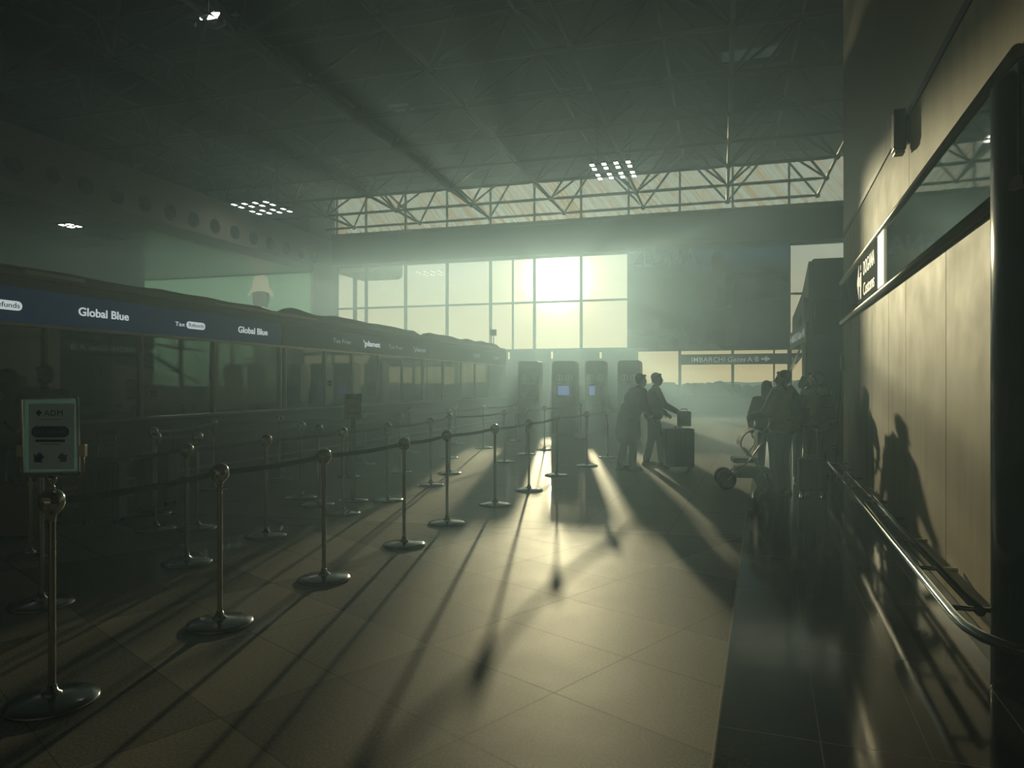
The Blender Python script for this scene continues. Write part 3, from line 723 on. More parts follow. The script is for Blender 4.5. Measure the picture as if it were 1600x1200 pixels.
# swivel chairs inside the middle booth
CH = mat('dark_chair_fabric', (.035,.04,.038), .8, noise=.2)
ch = thing('office_chair', 'x', 'chair', (-10.6, 13.85, .353), R(60), 'high-backed swivel chairs inside the middle booth')
MB().bevbox(-.25,.25,-.25,.25,.62,.70,.03).build('seat', CH, ch)
bk = MB()
bk.prism([(-.26,.78),(-.20,1.2),(-.235,1.5),(-.17,1.68),(.17,1.68),(.235,1.5),(.20,1.2),(.26,.78),(.15,.72),(-.15,.72)], 'y', .24, .31); bk.xf(Matrix.Rotation(R(-4),4,'X')); bk.build('backrest', CH, ch)
MB().tube([(0,0,.1),(0,0,.62)], .03, 10).build('column', STEEL, ch)
for i in range(5):
    a = i*2*math.pi/5; MB().tube([(0,0,.12),(.28*math.cos(a),.28*math.sin(a),.07)], .02, 8).ball((.28*math.cos(a),.28*math.sin(a),.03), .03, 8, 6).build('leg', DARKP, ch)
for s_ in (-1,1): MB().tube([(s_*.26,.1,.66),(s_*.30,.1,.9),(s_*.30,-.16,.9)], .02, 8).build('armrest', DARKP, ch)
c2 = copy_tree(ch); c2.location = (-10.6, 14.75, .353); c2.rotation_euler.z = R(64)
ch['label'] = 'dark high-backed swivel chair inside the booth window, the nearer of two'
c2['label'] = 'dark high-backed swivel chair inside the booth window, the farther of two'

# ------------------------------------------------------------ self-service machines
MC = mat('machine_body', (.20,.23,.22), .5, noise=.08)
UNLIT = mat('unlit_screen', (.05,.07,.08), .25)
def machine(x0, x1, label, scr=.36, sc_lit=True):
    w_ = (x1-x0)/2; t_ = thing('check_in_machine', label, 'check-in machine', ((x0+x1)/2, 22, 0), 0, 'self-service machines near the window wall')
    r = .10; p = [(-w_,0),(w_,0),(w_,2.28-r)] + [(w_-r+r*math.sin(R(a)), 2.28-r+r*math.cos(R(a))) for a in (75,60,45,30,15,0)] + [(-w_+r-r*math.sin(R(a)), 2.28-r+r*math.cos(R(a))) for a in (0,15,30,45,60,75)] + [(-w_,2.28-r)]
    MB().prism(p, 'y', 0, .5).build('body', MC, t_)
    MB().bevbox(-w_*.8, w_*.8, -.18, 0, .70, 1.0, .03).build('shelf', MC, t_)
    MB().bevbox(-.22, .22, -.02, 0, 1.16, 1.53, .008).build('screen_frame', DARKP, t_)
    MB().box(-.18, -.18+scr, -.026, -.02, 1.20, 1.49).build('screen', mat('lit_screen', (.1,.15,.25), .3, emit=(.22,.34,.75), estr=.32) if sc_lit else UNLIT, t_)
    ic = mat('pale_icon', (.5,.6,.55), .5, emit=(.5,.65,.6), estr=.04)
    for sx in (-.15, .15):
        g = MB(); n = 20
        for k_ in range(n):
            a, b_ = 2*math.pi*k_/n, 2*math.pi*(k_+1)/n
            g.prism([(sx+.09*math.cos(a),1.74+.09*math.sin(a)),(sx+.11*math.cos(a),1.74+.11*math.sin(a)),(sx+.11*math.cos(b_),1.74+.11*math.sin(b_)),(sx+.09*math.cos(b_),1.74+.09*math.sin(b_))], 'y', -.004, 0)
        g.box(sx-.02, sx+.02, -.004, 0, 1.68, 1.77).box(sx-.03, sx+.03, -.004, 0, 1.785, 1.81).box(sx-.07, sx+.07, -.004, 0, 1.57, 1.585)
        g.build('icon', ic, t_)
machine(-6.3, -5.6, 'grey self-service machine farthest left, half lost in the haze', sc_lit=False)
machine(-5.19, -4.41, 'grey self-service machine with lit blue screen, directly below the sun')
machine(-4.12, -3.48, 'grey self-service machine with narrow blue screen, beside the one below the sun', .18)
machine(-3.10, -2.39, 'grey round-cornered self-service machine just left of the standing couple', sc_lit=False)

# ------------------------------------------------------------ signs and banners on the window wall
gs = thing('gates_sign', 'long grey sign reading IMBARCHI Gates A-B hung across the low windows', 'sign', (-2.13, 39.05, 2.58)); gs.scale = (1.317, 1.0, 1.317)
MB().bevbox(0, 4.12, 0, .12, 0, .42, .01).build('panel', mat('dark_sign_box', (.05,.06,.055), .4), gs)
GL = mat('pale_sign_letters', (.6,.66,.63), .5, emit=(.6,.66,.62), estr=.24)
text('IMBARCHI', .28, GL, gs, (.42, -.003, .11), width=1.30, bold=.002, spacing=1.08)
text('Gates', .28, GL, gs, (1.80, -.003, .11), width=.70, bold=.003, shear=.25)
text('A·B', .28, GL, gs, (2.58, -.003, .11), width=.44, bold=.003)
MB().prism([(3.1,.17),(3.25,.17),(3.25,.09),(3.45,.21),(3.25,.33),(3.25,.25),(3.1,.25)], 'y', -.004, 0).build('arrow', GL, gs)
MB().box(.9,2.3,-.003,0,.065,.075).build('small_print', GL, gs)
MB().box(.02,.08,.12,.55,.0,.42).box(2.05,2.11,.12,.55,.0,.42).box(4.04,4.1,.12,.55,.0,.42).build('bracket', FRAME, gs)
g2s = thing('gates_sign', 'second gates sign with lit letters edge-on beside the grey gate wall', 'sign', (1.80, 20.75, 2.50))
MB().bevbox(-.03, .02, -4.0, 0, 0, .42, .01).build('panel', MATS['dark_sign_box'], g2s)
for (s_, a, b_, kw) in (('IMBARCHI', .75, 2.15, {}), ('Gates', 2.30, 3.0, dict(shear=.25)), ('A·B', 3.15, 3.7, {})):
    text(s_, .26, GL, g2s, (-.034, -a, .12), R(-90), width=b_-a, bold=.004, **kw)
MB().prism([(-.60,.17),(-.45,.17),(-.45,.09),(-.22,.21),(-.45,.33),(-.45,.25),(-.60,.25)], 'x', -.035, -.031).build('arrow', GL, g2s)
MB().box(.02, .075, -2.3, -2.1, .1, .2).build('bracket', FRAME, g2s)

bn = thing('advertising_banner', 'huge blue and brown fashion banner with a seated man hung over the windows', 'banner', (-4.97, 39.0, 3.42)); bn.scale = (1.317, 1.0, 1.317)
BW, BH = 6.30, 4.24
def cloth(name, col): return paper(name, [min(.9, c_*1.5) for c_ in col], .6)
def bp(u, v): return (u*BW, v*BH)
def shape(name, pts, m, dy=0.0): MB().prism([bp(*p) for p in pts], 'y', -.006-dy, -.002-dy*.9).build(name, m, bn)
def banner_mat():
    m = bpy.data.materials.new('banner_print'); m.use_nodes = True; t = NT(m.node_tree); t.n.clear()
    tcn = t.node('ShaderNodeTexCoord'); s3 = t.node('ShaderNodeSeparateXYZ'); t.l.new(tcn.outputs['Object'], s3.inputs[0])
    z = t.m('DIVIDE', s3.outputs[2], BH); n = t.noise(t.scale(tcn.outputs['Object'], (.5, 1, 2)), 1.2, 4)
    zz = t.m('ADD', z, t.m('MULTIPLY', t.m('SUBTRACT', n, .5), .12))
    col = t.mix(t.ramp(zz, .0, .35), (.10,.075,.05,1), (.09,.10,.08,1)); col = t.mix(t.ramp(zz, .35, .62), col, (.07,.16,.16,1))
    col = t.mix(t.ramp(zz, .66, .9), col, (.16,.28,.52,1))
    d = t.node('ShaderNodeBsdfDiffuse'); tr = t.node('ShaderNodeBsdfTranslucent'); mx = t.node('ShaderNodeMixShader'); o = t.node('ShaderNodeOutputMaterial')
    t.put(d.inputs[0], col); t.put(tr.inputs[0], col); mx.inputs[0].default_value = .6
    t.l.new(d.outputs[0], mx.inputs[1]); t.l.new(tr.outputs[0], mx.inputs[2]); t.l.new(mx.outputs[0], o.inputs[0]); return m
MB().box(0, BW, 0, .02, 0, BH).build('cloth', banner_mat(), bn)
text('ZEGNA', .95, cloth('pale_blue_print', (.5,.7,.8)), bn, (.08, -.008, 3.42), width=2.75, bold=.012)
shape('printed_hill', [(.68,.70),(.76,.74),(.88,.75),(.97,.73),(1,.70),(1,.62),(.93,.66),(.8,.66),(.7,.66)], cloth('dark_hill_print', (.06,.05,.05)))
shape('printed_shore', [(.72,.50),(1,.53),(1,.47),(.74,.44)], cloth('pale_shore_print', (.28,.27,.22)))
shape('printed_cushion', [(0,.18),(.12,.28),(.22,.29),(.20,.20),(.36,.20),(.40,.12),(.39,0),(.30,.0),(.26,.13),(.12,.12)], cloth('pale_cushion_print', (.30,.38,.40)), .004)
shape('printed_rug', [(.20,.0),(.20,.09),(.28,.13),(.33,.10),(.33,0)], cloth('red_rug_print', (.30,.10,.08)), .008)
shape('printed_legs', [(.43,.36),(.66,.36),(.71,.20),(.69,.03),(.62,.02),(.62,.18),(.50,.16),(.48,.04),(.40,.05),(.40,.22)], cloth('brown_trouser_print', (.09,.10,.07)), .008)
shape('printed_jacket', [(.46,.36),(.44,.55),(.48,.68),(.54,.73),(.62,.73),(.68,.69),(.80,.72),(.95,.66),(.98,.58),(.94,.60),(.82,.64),(.68,.60),(.65,.38)], cloth('grey_jacket_print', (.20,.20,.18)), .012)
shape('printed_shirt', [(.55,.72),(.59,.70),(.62,.72),(.62,.40),(.58,.36),(.57,.45)], cloth('pale_shirt_print', (.34,.33,.28)), .016)
hd_ = [( .575+.045*math.cos(2*math.pi*i/20), .82+.10*math.sin(2*math.pi*i/20)) for i in range(20)]
shape('printed_head', hd_, cloth('tan_skin_print', (.34,.25,.14)), .020)
shape('printed_shoe', [(.50,.0),(.50,.05),(.54,.05),(.60,.0)], cloth('white_shoe_print', (.42,.45,.45)), .016)

pb = thing('lit_poster', 'pale green backlit wall poster of a person in a bucket hat, under the soffit', 'poster', (-35.4, 36.86, 3.33)); pb.scale = (1.317, 1.0, 1.317)
MB().box(0, 9.2, 0, .06, 0, 3.66).build('light_panel', mat('green_lightbox', (.2,.3,.2), .6, noise=.2, nscale=.5, emit=(.15,.28,.15), estr=.60), pb)
MB().box(-.05, 9.25, -.03, .06, 3.64, 3.70).box(9.18, 9.25, -.03, .06, 0, 3.7).build('frame', ALU, pb)
HX, HZ = 6.55, 2.90
MB().prism([(HX-.72,HZ-.12),(HX-.55,HZ+.06),(HX-.44,HZ+.16),(HX-.40,HZ+.50),(HX-.32,HZ+.66),(HX-.12,HZ+.74),(HX+.14,HZ+.74),(HX+.34,HZ+.64),(HX+.42,HZ+.48),(HX+.48,HZ+.14),(HX+.62,HZ+.02),(HX+.74,HZ-.18),(HX+.66,HZ-.34),(HX+.45,HZ-.10),(HX+.2,HZ+.0),(HX-.2,HZ+.02),(HX-.46,HZ-.06),(HX-.64,HZ-.22)], 'y', -.012, -.008).build('printed_hat', mat('hat_print', (.34,.32,.22), .7, emit=(.46,.42,.28), estr=.6), pb)
MB().prism([(HX+.5*math.cos(a)*.66-.02, HZ-.22+.46*math.sin(a)) for a in [2*math.pi*i/24 for i in range(24)]], 'y', -.0075, -.004).build('printed_face', mat('face_print', (.22,.15,.10), .7, emit=(.20,.12,.07), estr=.2), pb)
MB().prism([(HX-.42,HZ-.3),(HX-.44,HZ+.05),(HX+.46,HZ+.05),(HX+.5,HZ-.4),(HX+.36,HZ-.75),(HX-.36,HZ-.75)], 'y', -.0039, -.002).build('printed_hair', mat('hair_print', (.08,.07,.05), .7, emit=(.05,.06,.04), estr=.3), pb)
MB().prism([(HX-.9,0),(HX-.7,HZ-1.1),(HX-.2,HZ-.7),(HX+.2,HZ-.7),(HX+.75,HZ-1.1),(HX+.9,0)], 'y', -.0045, -.002).build('printed_coat', MATS['hat_print'], pb)
eyes = MB()
for s_ in (-.13, .11): eyes.prism([(HX+s_-.05,HZ-.17),(HX+s_,HZ-.15),(HX+s_+.05,HZ-.17),(HX+s_,HZ-.19)], 'y', -.011, -.009)
eyes.build('printed_eyes', MATS['hair_print'], pb)
# lamps in the soffit
for i, (x, y) in enumerate(((-26.1, 23.2), (-26.6, 25.8))):
    t_ = thing('soffit_lamp', 'small %s recessed in the slatted soffit over the booths' % ('four-square lamp, lit white,' if i == 0 else 'dark round fitting'), 'ceiling light', (x, y, 8.16)); t_.scale = (1.3, 1.3, 1)
    MB().bevbox(-.32,.32,-.32,.32,0,.03,.008).build('frame', DARKP, t_)
    if i == 0:
        for a in (-.15,.15):
            for b_ in (-.15,.15): MB().box(a-.08,a+.08,b_-.08,b_+.08,-.012,0).build('lamp_face', LAMP, t_)

# ------------------------------------------------------------ outside
struct('ground', MB().box(-700, 700, 41, 900, -4.6, -4.5), mat('apron_ground', (.10,.11,.07), .9, noise=.3, nscale=.02))
struct('apron', MB().box(-120, 120, 41, 110, -4.5, -4.45), mat('apron_concrete', (.35,.34,.28), .8, noise=.15, nscale=.1))
TREE = mat('tree_foliage', (.07,.10,.055), .9, noise=.4, nscale=.3)
random.seed(5); tl_ = MB()
x = -260
while x < 240:
    h = random.uniform(5.4, 7.0); r = random.uniform(2.5, 4.5)
    bmx = bmesh.new(); bmesh.ops.create_icosphere(bmx, subdivisions=2, radius=1)
    for v in bmx.verts:
        k_ = 1 + random.uniform(-.14,.14); v.co = Vector((v.co.x*r*k_+x, v.co.y*r*k_+random.uniform(-.2,.2)+238, -4.5+h*.45+v.co.z*h*.55*k_))
    tl_.bm(bmx, True); x += random.uniform(2.2, 4.2)
tag(tl_.build('treeline', TREE), 'dark band of trees along the horizon beyond the airfield', 'trees', kind='stuff')
ob = thing('airport_building', 'low pale blue building among the trees far outside the right windows', 'building', (38, 225, -4.5))
MB().box(-9, 9, 0, 8, 0, 6.0).build('wall', mat('pale_blue_cladding', (.25,.36,.42), .7), ob)
MB().box(-9.3, 9.3, -.3, 8.3, 6.0, 6.3).build('roof', DARKP, ob)
for i in range(6): MB().box(-8+i*2.8, -7+i*2.8, -.1, 0, 1, 5.2).build('window_strip', mat('pale_strip', (.4,.5,.55), .4), ob)
hl = MB(); vs = []; n = 60
for i in range(n+1):
    X_ = -1500+3000*i/n; h = 4 + 12*math.exp(-((X_-250)/190)**2) + 3*math.sin(i*.9)+2*math.sin(i*2.1)
    vs += [(X_, 2900, -8), (X_, 2920, h), (X_, 2940, -8)]
hl.add(vs, [(i*3+a, i*3+a+1, i*3+a+4, i*3+a+3) for i in range(n) for a in (0,1)], True)
struct('distant_hills', hl, mat('hazy_hills', (.35,.36,.30), 1.0))  # distance haze put into the hills' colour
cn = thing('boarding_canopy', 'rounded brown canopy end seen outside the upper left windows', 'canopy', (-26.1, 44.5, 9.35)); cn.scale = (1.317,)*3
MB().prism([(0,0),(2.2,0),(2.45,.12),(2.5,.4),(2.45,1.0),(0,1.0)], 'y', 0, 3).build('shell', mat('brown_canopy', (.30,.25,.17), .6), cn)
MB().tube([(.3,1.5,-10.5),(.3,1.5,.1)], .12, 10).build('support_column', DARKP, cn)
#==PART3==
# ------------------------------------------------------------ people
def remesh(mb, voxel, smooth=4, name='body'):
    me = mb.mesh('tmp'); o = bpy.data.objects.new('tmp', me); C.objects.link(o)
    r_ = o.modifiers.new('r', 'REMESH'); r_.mode = 'VOXEL'; r_.voxel_size = voxel; r_.use_smooth_shade = True
    if smooth: s_ = o.modifiers.new('s', 'SMOOTH'); s_.iterations = smooth; s_.factor = .5
    bpy.context.view_layer.update()
    out_ = bpy.data.meshes.new_from_object(o.evaluated_get(bpy.context.evaluated_depsgraph_get()))
    out_.name = name; bpy.data.objects.remove(o); bpy.data.meshes.remove(me); return out_
def cap(mb, p0, r0, p1, r1, n=14):
    p0, p1 = Vector(p0), Vector(p1); d = (p1-p0)
    if d.length < 1e-6: return mb.ball(p0, r0, n, 8)
    d.normalize(); pts = []; rs = []
    for i in range(5):
        a = math.pi/2*i/4; pts.append(p0 - d*r0*math.cos(a)); rs.append(max(.0008, r0*math.sin(a)))
    for i in range(5):
        a = math.pi/2*i/4; pts.append(p1 + d*r1*math.sin(a)); rs.append(max(.0008, r1*math.cos(a)))
    return mb.tube(pts, rs, n)
def oriented(fwd, up):
    f = Vector(fwd).normalized(); x = f.cross(Vector(up)).normalized(); u = x.cross(f)
    return Matrix((x, f, u)).transposed()
def hand(mb, wrist, fwd, palm_n, side, curl=.5, k=1.0):
    """palm, four bent fingers of unequal length and a thumb leaving the palm's side"""
    f = Vector(fwd).normalized(); n = Vector(palm_n); n = (n - f*n.dot(f)).normalized(); s_ = f.cross(n)*side
    w_ = Vector(wrist)
    for q in (-.026, -.009, .009, .026): cap(mb, w_+f*.01*k+s_*q*.7*k, .014*k, w_+f*.085*k+s_*q*k, .0125*k, 8)
    for q, L in ((-.028,.062),(-.0095,.078),(.0095,.084),(.028,.074)):
        b = w_+f*.088*k+s_*q*k*1.05; a1, a2, a3 = curl*.5, curl*1.3, curl*2.0
        p1 = b + (f*math.cos(a1)+n*math.sin(a1))*L*.45*k; p2 = p1 + (f*math.cos(a2)+n*math.sin(a2))*L*.32*k; p3 = p2 + (f*math.cos(a3)+n*math.sin(a3))*L*.25*k
        cap(mb, b, .0095*k, p1, .009*k, 8); cap(mb, p1, .009*k, p2, .0085*k, 8); cap(mb, p2, .0085*k, p3, .0075*k, 8)
    t0 = w_+f*.025*k+s_*.026*k; t1 = t0+(f*.55+s_*.75+n*.3).normalized()*.042*k; t2 = t1+(f*.85+s_*.25+n*.45).normalized()*.032*k
    cap(mb, t0, .013*k, t1, .0105*k, 8); cap(mb, t1, .0105*k, t2, .009*k, 8)

def person(label, x, y, facing, h=1.75, lean=(0,0), armL=((-.27,-.02,1.12),(-.27,.10,.87)), armR=((.27,-.02,1.12),(.27,.10,.87)),
           feet=((-.11,.0,0),(.11,.03,0)), knee=None, top=(.1,.1,.1), pants=(.03,.03,.035), shoes=(.05,.05,.05), hairc=(.02,.016,.012), hair='short',
           bulk=.03, coat=0.0, hood=False, head=(0,0), skin=(.32,.2,.13), head_turn=0.0, curl=.6, group=None, sleeves='long'):
    """facing: angle of the forward direction from +Y, clockwise seen from above"""
    k = h/1.75
    t_ = thing('person', label, 'person', (x, y, 0), -facing, group); t_.scale = (k,)*3
    def S(p):
        p = Vector(p); f = max(0, (p.z-.92)/.75); return Vector((p.x+lean[0]*f, p.y+lean[1]*f, p.z-.10*f*(lean[0]**2+lean[1]**2)))
    hipL, hipR = Vector((-.095,0,.92)), Vector((.095,0,.92))
    fL, fR = Vector(feet[0]), Vector(feet[1])
    def kn(hp, ft, i):
        if knee: return Vector(knee[i])
        m_ = (hp + ft + Vector((0,0,.09)))/2; return m_ + Vector((0,.025,.0))
    kL, kR = kn(hipL, fL, 0), kn(hipR, fR, 1)
    aL, aR = fL+Vector((0,-.02,.09)), fR+Vector((0,-.02,.09))
    shL, shR = S((-.175,0,1.415)), S((.175,0,1.415))
    eL, wL = [S(p) for p in armL]; eR, wR = [S(p) for p in armR]
    hx = Vector((head[0], head[1], 0)); hc = S((0,.015,1.63)) + hx
    Rt = Matrix.Rotation(-head_turn, 3, 'Z')
    b = MB()
    for hp, kk, a_, ft in ((hipL,kL,aL,fL),(hipR,kR,aR,fR)):
        cap(b, hp, .085, kk, .056); cap(b, kk, .054, a_, .038); cap(b, kk+Vector((0,-.012,-.10)), .052, a_+Vector((0,0,.12)), .038)
        cap(b, a_+Vector((0,-.01,-.045)), .036, ft+Vector((0,.13,.035)), .03)
    b.ball(S((0,0,.97)), (.165,.115,.13)); b.ball(S((0,0,1.10)), (.14,.10,.16)); b.ball(S((0,0,1.29)), (.17,.115,.19)); cap(b, shL, .055, shR, .055)
    cap(b, S((0,-.005,1.40)), .065, hc+Vector((0,-.015,-.10)), .055)
    for s_, sh_, e_, w_ in ((-1,shL,eL,wL),(1,shR,eR,wR)):
        cap(b, sh_, .052, e_, .040); cap(b, e_, .040, w_, .027)
        d = (w_-e_).normalized(); inn = Vector((-s_, .15, 0)); hand(b, w_, d, inn, -s_, curl)
    # head with brow, nose, lips, chin, ears
    def H(p): return hc + Rt @ Vector(p)
    b.ball(H((0,-.01,.03)), (.073,.092,.088), M=Rt); b.ball(H((0,.022,-.045)), (.056,.066,.072), M=Rt); b.ball(H((0,.055,-.092)), (.026,.024,.022), M=Rt)
    cap(b, H((0,.083,.012)), .009, H((0,.106,-.026)), .014, 8); b.ball(H((0,.084,-.058)), (.024,.012,.008), M=Rt); b.ball(H((0,.083,-.069)), (.021,.011,.008), M=Rt)
    cap(b, H((-.032,.078,.030)), .010, H((.032,.078,.030)), .010, 8)
    for s_ in (-1,1): b.ball(H((s_*.074,-.005,-.005)), (.010,.020,.032), M=Rt)
    SK = mat('skin_%d' % int(skin[0]*100), skin, .55)
    body = link('body', remesh(b, .0085, 3), SK, t_)
    ey = MB()
    for s_ in (-1,1): ey.ball(H((s_*.030,.078,.008)), .0105, 10, 8, )
    ey.build('eyes', mat('eye_dark', (.05,.04,.035), .2), t_)
    # hair
    hr = MB()
    if hair == 'cap':
        hr.ball(H((0,-.018,.052)), (.084,.100,.078), M=Rt); cap(hr, H((-.05,.085,.052)), .010, H((.05,.085,.052)), .010); cap(hr, H((0,.07,.05)), .03, H((0,.125,.042)), .012)
        link('cap', remesh(hr, .008, 3), mat('dark_cap', hairc, .8), t_)
    else:
        hr.ball(H((0,-.030,.045)), (.083,.094,.086), M=Rt); hr.ball(H((0,-.06,.0)), (.070,.05,.075), M=Rt); cap(hr, H((-.045,.055,.088)), .022, H((.045,.055,.088)), .022)
        if hair in ('long','bun'):
            for s_ in (-1,1): cap(hr, H((s_*.070,-.02,.02)), .025, H((s_*.065,-.03,-.10 if hair == 'long' else -.04)), .02)
        if hair == 'long': cap(hr, H((0,-.075,.02)), .06, H((0,-.085,-.20)), .05); cap(hr, H((-.04,-.08,-.02)), .04, H((-.05,-.08,-.22)), .025); cap(hr, H((.04,-.08,-.02)), .04, H((.05,-.08,-.22)), .025)
        if hair == 'bun': hr.ball(H((0,-.09,.12)), .045)
        if hair == 'big': hr.ball(H((0,-.02,.05)), (.125,.125,.125)); hr.ball(H((0,-.05,-.04)), (.12,.09,.11))
        link('hair', remesh(hr, .008, 2), mat('hair_%d' % int(hairc[0]*1000), hairc, .7, noise=.4, nscale=60, stretch=(1,1,.2)), t_)
    # trousers
    q = MB()
    q.ball(S((0,-.005,.96)), (.18,.13,.13))
    for hp, kk, a_ in ((hipL,kL,aL),(hipR,kR,aR)):
        cap(q, hp, .105, kk, .078); cap(q, kk, .078, a_+Vector((0,0,.015)), .062); cap(q, a_+Vector((0,-.005,.06)), .064, a_+Vector((0,.0,-.005)), .060)
    link('trousers', remesh(q, .012, 3), mat('trousers_%d' % int(pants[2]*1000), pants, .85, noise=.2, nscale=12), t_)
    # top
    q = MB(); B_ = bulk
    q.ball(S((0,-.005,1.28)), (.175+B_,.12+B_,.20)); q.ball(S((0,-.005,1.08)), (.155+B_*1.3,.115+B_*1.3,.19)); q.ball(S((0,-.005,.95)), (.17+B_*1.2,.125+B_*1.2,.12))
    cap(q, shL, .062+B_*.5, shR, .062+B_*.5); cap(q, S((0,-.02,1.42)), .075, S((0,-.01,1.475)), .068)
    if coat: cap(q, S((0,0,.95)), .17+B_*.6, (0,0,.95-coat), .185+B_*.8); 
    for sh_, e_, w_ in ((shL,eL,wL),(shR,eR,wR)):
        if sleeves == 'long': cap(q, sh_, .060+B_*.45, e_, .050+B_*.45); cap(q, e_, .050+B_*.4, w_-(w_-e_).normalized()*.01, .036+B_*.3)
        else: cap(q, sh_, .062+B_*.4, sh_+(e_-sh_)*.7, .058+B_*.4)
    if hood: q.ball(S((0,-.11,1.45)), (.115,.075,.075)); cap(q, S((-.09,-.05,1.47)), .035, S((.09,-.05,1.47)), .035); cap(q, S((-.10,-.02,1.46)), .03, S((-.05,.08,1.42)), .028); cap(q, S((.10,-.02,1.46)), .03, S((.05,.08,1.42)), .028)
    link('jacket' if sleeves == 'long' else 'shirt', remesh(q, .012, 3), mat('top_%d_%d' % (int(top[0]*1000), int(top[2]*1000)), top, .8, noise=.18, nscale=8), t_)
    q = MB()
    for ft in (fL, fR):
        cap(q, ft+Vector((0,-.06,.045)), .042, ft+Vector((0,.13,.036)), .036); cap(q, ft+Vector((0,.0,.05)), .045, ft+Vector((0,-.03,.09)), .046)
        m_ = MB().bevbox(ft.x-.045, ft.x+.045, ft.y-.11, ft.y+.175, .0, .03, .012); q.add(m_.v, m_.f)
    link('shoes', remesh(q, .009, 2), mat('shoe_%d' % int(shoes[0]*1000), shoes, .6), t_)
    return t_, S

def at(px, d):        # a spot on the floor by sight line and distance, used once per thing
    l_ = (px-800)/1109*d; return (-d*math.sin(YAW)+l_*math.cos(YAW), d*math.cos(YAW)+l_*math.sin(YAW))

EAST = R(90)
# couple with luggage in mid hall
person('person in long dark coat leaning forward, left one of the couple in mid hall', *at(981, 12.75), EAST-YAW-R(20), 1.74, lean=(.0,.30), head=(0,-.02),
       armL=((-.24,.12,1.16),(-.12,.34,1.08)), armR=((.26,.10,1.14),(.16,.32,1.02)), feet=((-.12,-.06,0),(.12,.05,0)), top=(.05,.055,.05), pants=(.03,.035,.03), bulk=.06, coat=.28, hair='short')
person('person in dark jacket stepping to the right beside the luggage, right one of the couple', *at(1021, 13.45), EAST-YAW+R(5), 1.76, lean=(.0,.06), head=(0,.0),
       armL=((-.26,.02,1.14),(-.20,.24,.98)), armR=((.26,.14,1.16),(.20,.42,1.02)), feet=((-.09,-.10,0),(.09,.16,0)), top=(.045,.05,.045), pants=(.025,.028,.025), shoes=(.45,.45,.42), bulk=.045, hair='short')
# family by the end of the right wall
P5, S5 = person('person in pale hooded jacket facing the windows, standing right of the stroller', *at(1222, 10.0), R(-38)-YAW, 1.74, lean=(0,-.02), head_turn=R(-35),
       armL=((-.27,.10,1.14),(-.20,.34,1.10)), armR=((.29,-.06,1.14),(.27,.06,.90)), top=(.52,.48,.36), pants=(.045,.055,.065), bulk=.055, hood=True, shoes=(.08,.08,.08))
person('shorter person in dark clothes with dark hair, behind the stroller', *at(1198, 11.05), R(15), 1.60, top=(.035,.035,.035), pants=(.03,.03,.03), hair='long', hairc=(.03,.022,.018))
P6, S6 = person('person in light short-sleeved shirt with back turned beside the pull-along suitcase', *at(1275, 10.55), R(-25), 1.74, top=(.46,.44,.36), pants=(.03,.03,.03), bulk=.03, sleeves='short',
       armL=((-.28,.02,1.16),(-.20,.20,1.00)), armR=((.27,-.05,1.14),(.24,.08,.92)), hair='short', head_turn=R(-25))
person('person with hair tied in a bun, half hidden behind the light shirted one', *at(1256, 11.35), R(10), 1.64, top=(.04,.04,.04), pants=(.03,.03,.03), hair='bun')
# people at the booth window on the left
person('person with close-cropped hair and dark jacket waiting at the booth, behind the framed notice', -7.08, 5.98, R(-70), 1.75, top=(.05,.035,.03), pants=(.03,.03,.03), hairc=(.06,.045,.035), bulk=.05,
       armL=((-.27,.10,1.15),(-.18,.32,1.08)), armR=((.27,.10,1.15),(.18,.32,1.08)))
person('person with big dark hair at the booth beside the close-cropped one', -7.80, 6.12, R(-80), 1.68, top=(.015,.02,.015), pants=(.02,.02,.02), hair='big', hairc=(.008,.007,.006), bulk=.05)

# ------------------------------------------------------------ luggage
def suitcase(label, x, y, rz, w_, d, h, col, handle=.0, group=None, metal=.0):
    t_ = thing('suitcase', label, 'suitcase', (x, y, 0), rz, group); m_ = mat('case_%d_%d' % (int(col[0]*1000), int(col[2]*1000)), col, .42, noise=.12)
    MB().bevbox(-w_/2, w_/2, -d/2, d/2, .05, h, .04, seg=3).build('shell', m_, t_)
    g = MB()
    for i in range(5): g.bevbox(-w_/2+w_*(.14+.18*i)-.008, -w_/2+w_*(.14+.18*i)+.008, -d/2-.006, d/2+.006, .09, h-.05, .003, seg=1)
    g.build('ribs', m_, t_)
    MB().tube([(-.07,0,h-.005),(-.06,0,h+.03),(.06,0,h+.03),(.07,0,h-.005)], .010, 8).build('carry_handle', DARKP, t_)
    for sx in (-1,1):
        for sy in (-1,1): MB().lathe([(.001,-.012),(.024,-.012),(.026,0),(.024,.012),(.001,.012)], 14).xf(Matrix.Translation((sx*(w_/2-.05), sy*(d/2-.045), .026)) @ Matrix.Rotation(R(90),4,'Y')).box(sx*(w_/2-.05)-.018, sx*(w_/2-.05)+.018, sy*(d/2-.045)-.012, sy*(d/2-.045)+.012, .03, .06).build('wheel', DARKP, t_)
    if handle:
        for s_ in (-1,1): MB().tube([(s_*.09, d/2-.03, h-.02), (s_*.09, d/2-.03, h+handle)], .009, 8).build('telescopic_tube', ALU, t_)
        MB().bevbox(-.11,.11,d/2-.05,d/2-.01,h+handle-.01,h+handle+.025,.008).build('grip', DARKP, t_)
    return t_
x, y = at(1060, 12.95); suitcase('large dark suitcase standing to the right of the couple in mid hall', x, y, YAW, .52, .30, .74, (.04,.04,.035), group=None)
bag = thing('travel_bag', 'small upright brownish bag standing on top of the large suitcase beside the couple', 'bag', (x+.10, y+.0, .784), YAW)
MB().bevbox(-.11,.11,-.09,.09,.0,.27,.03,seg=3).build('body', mat('brown_bag', (.08,.065,.05), .6), bag)
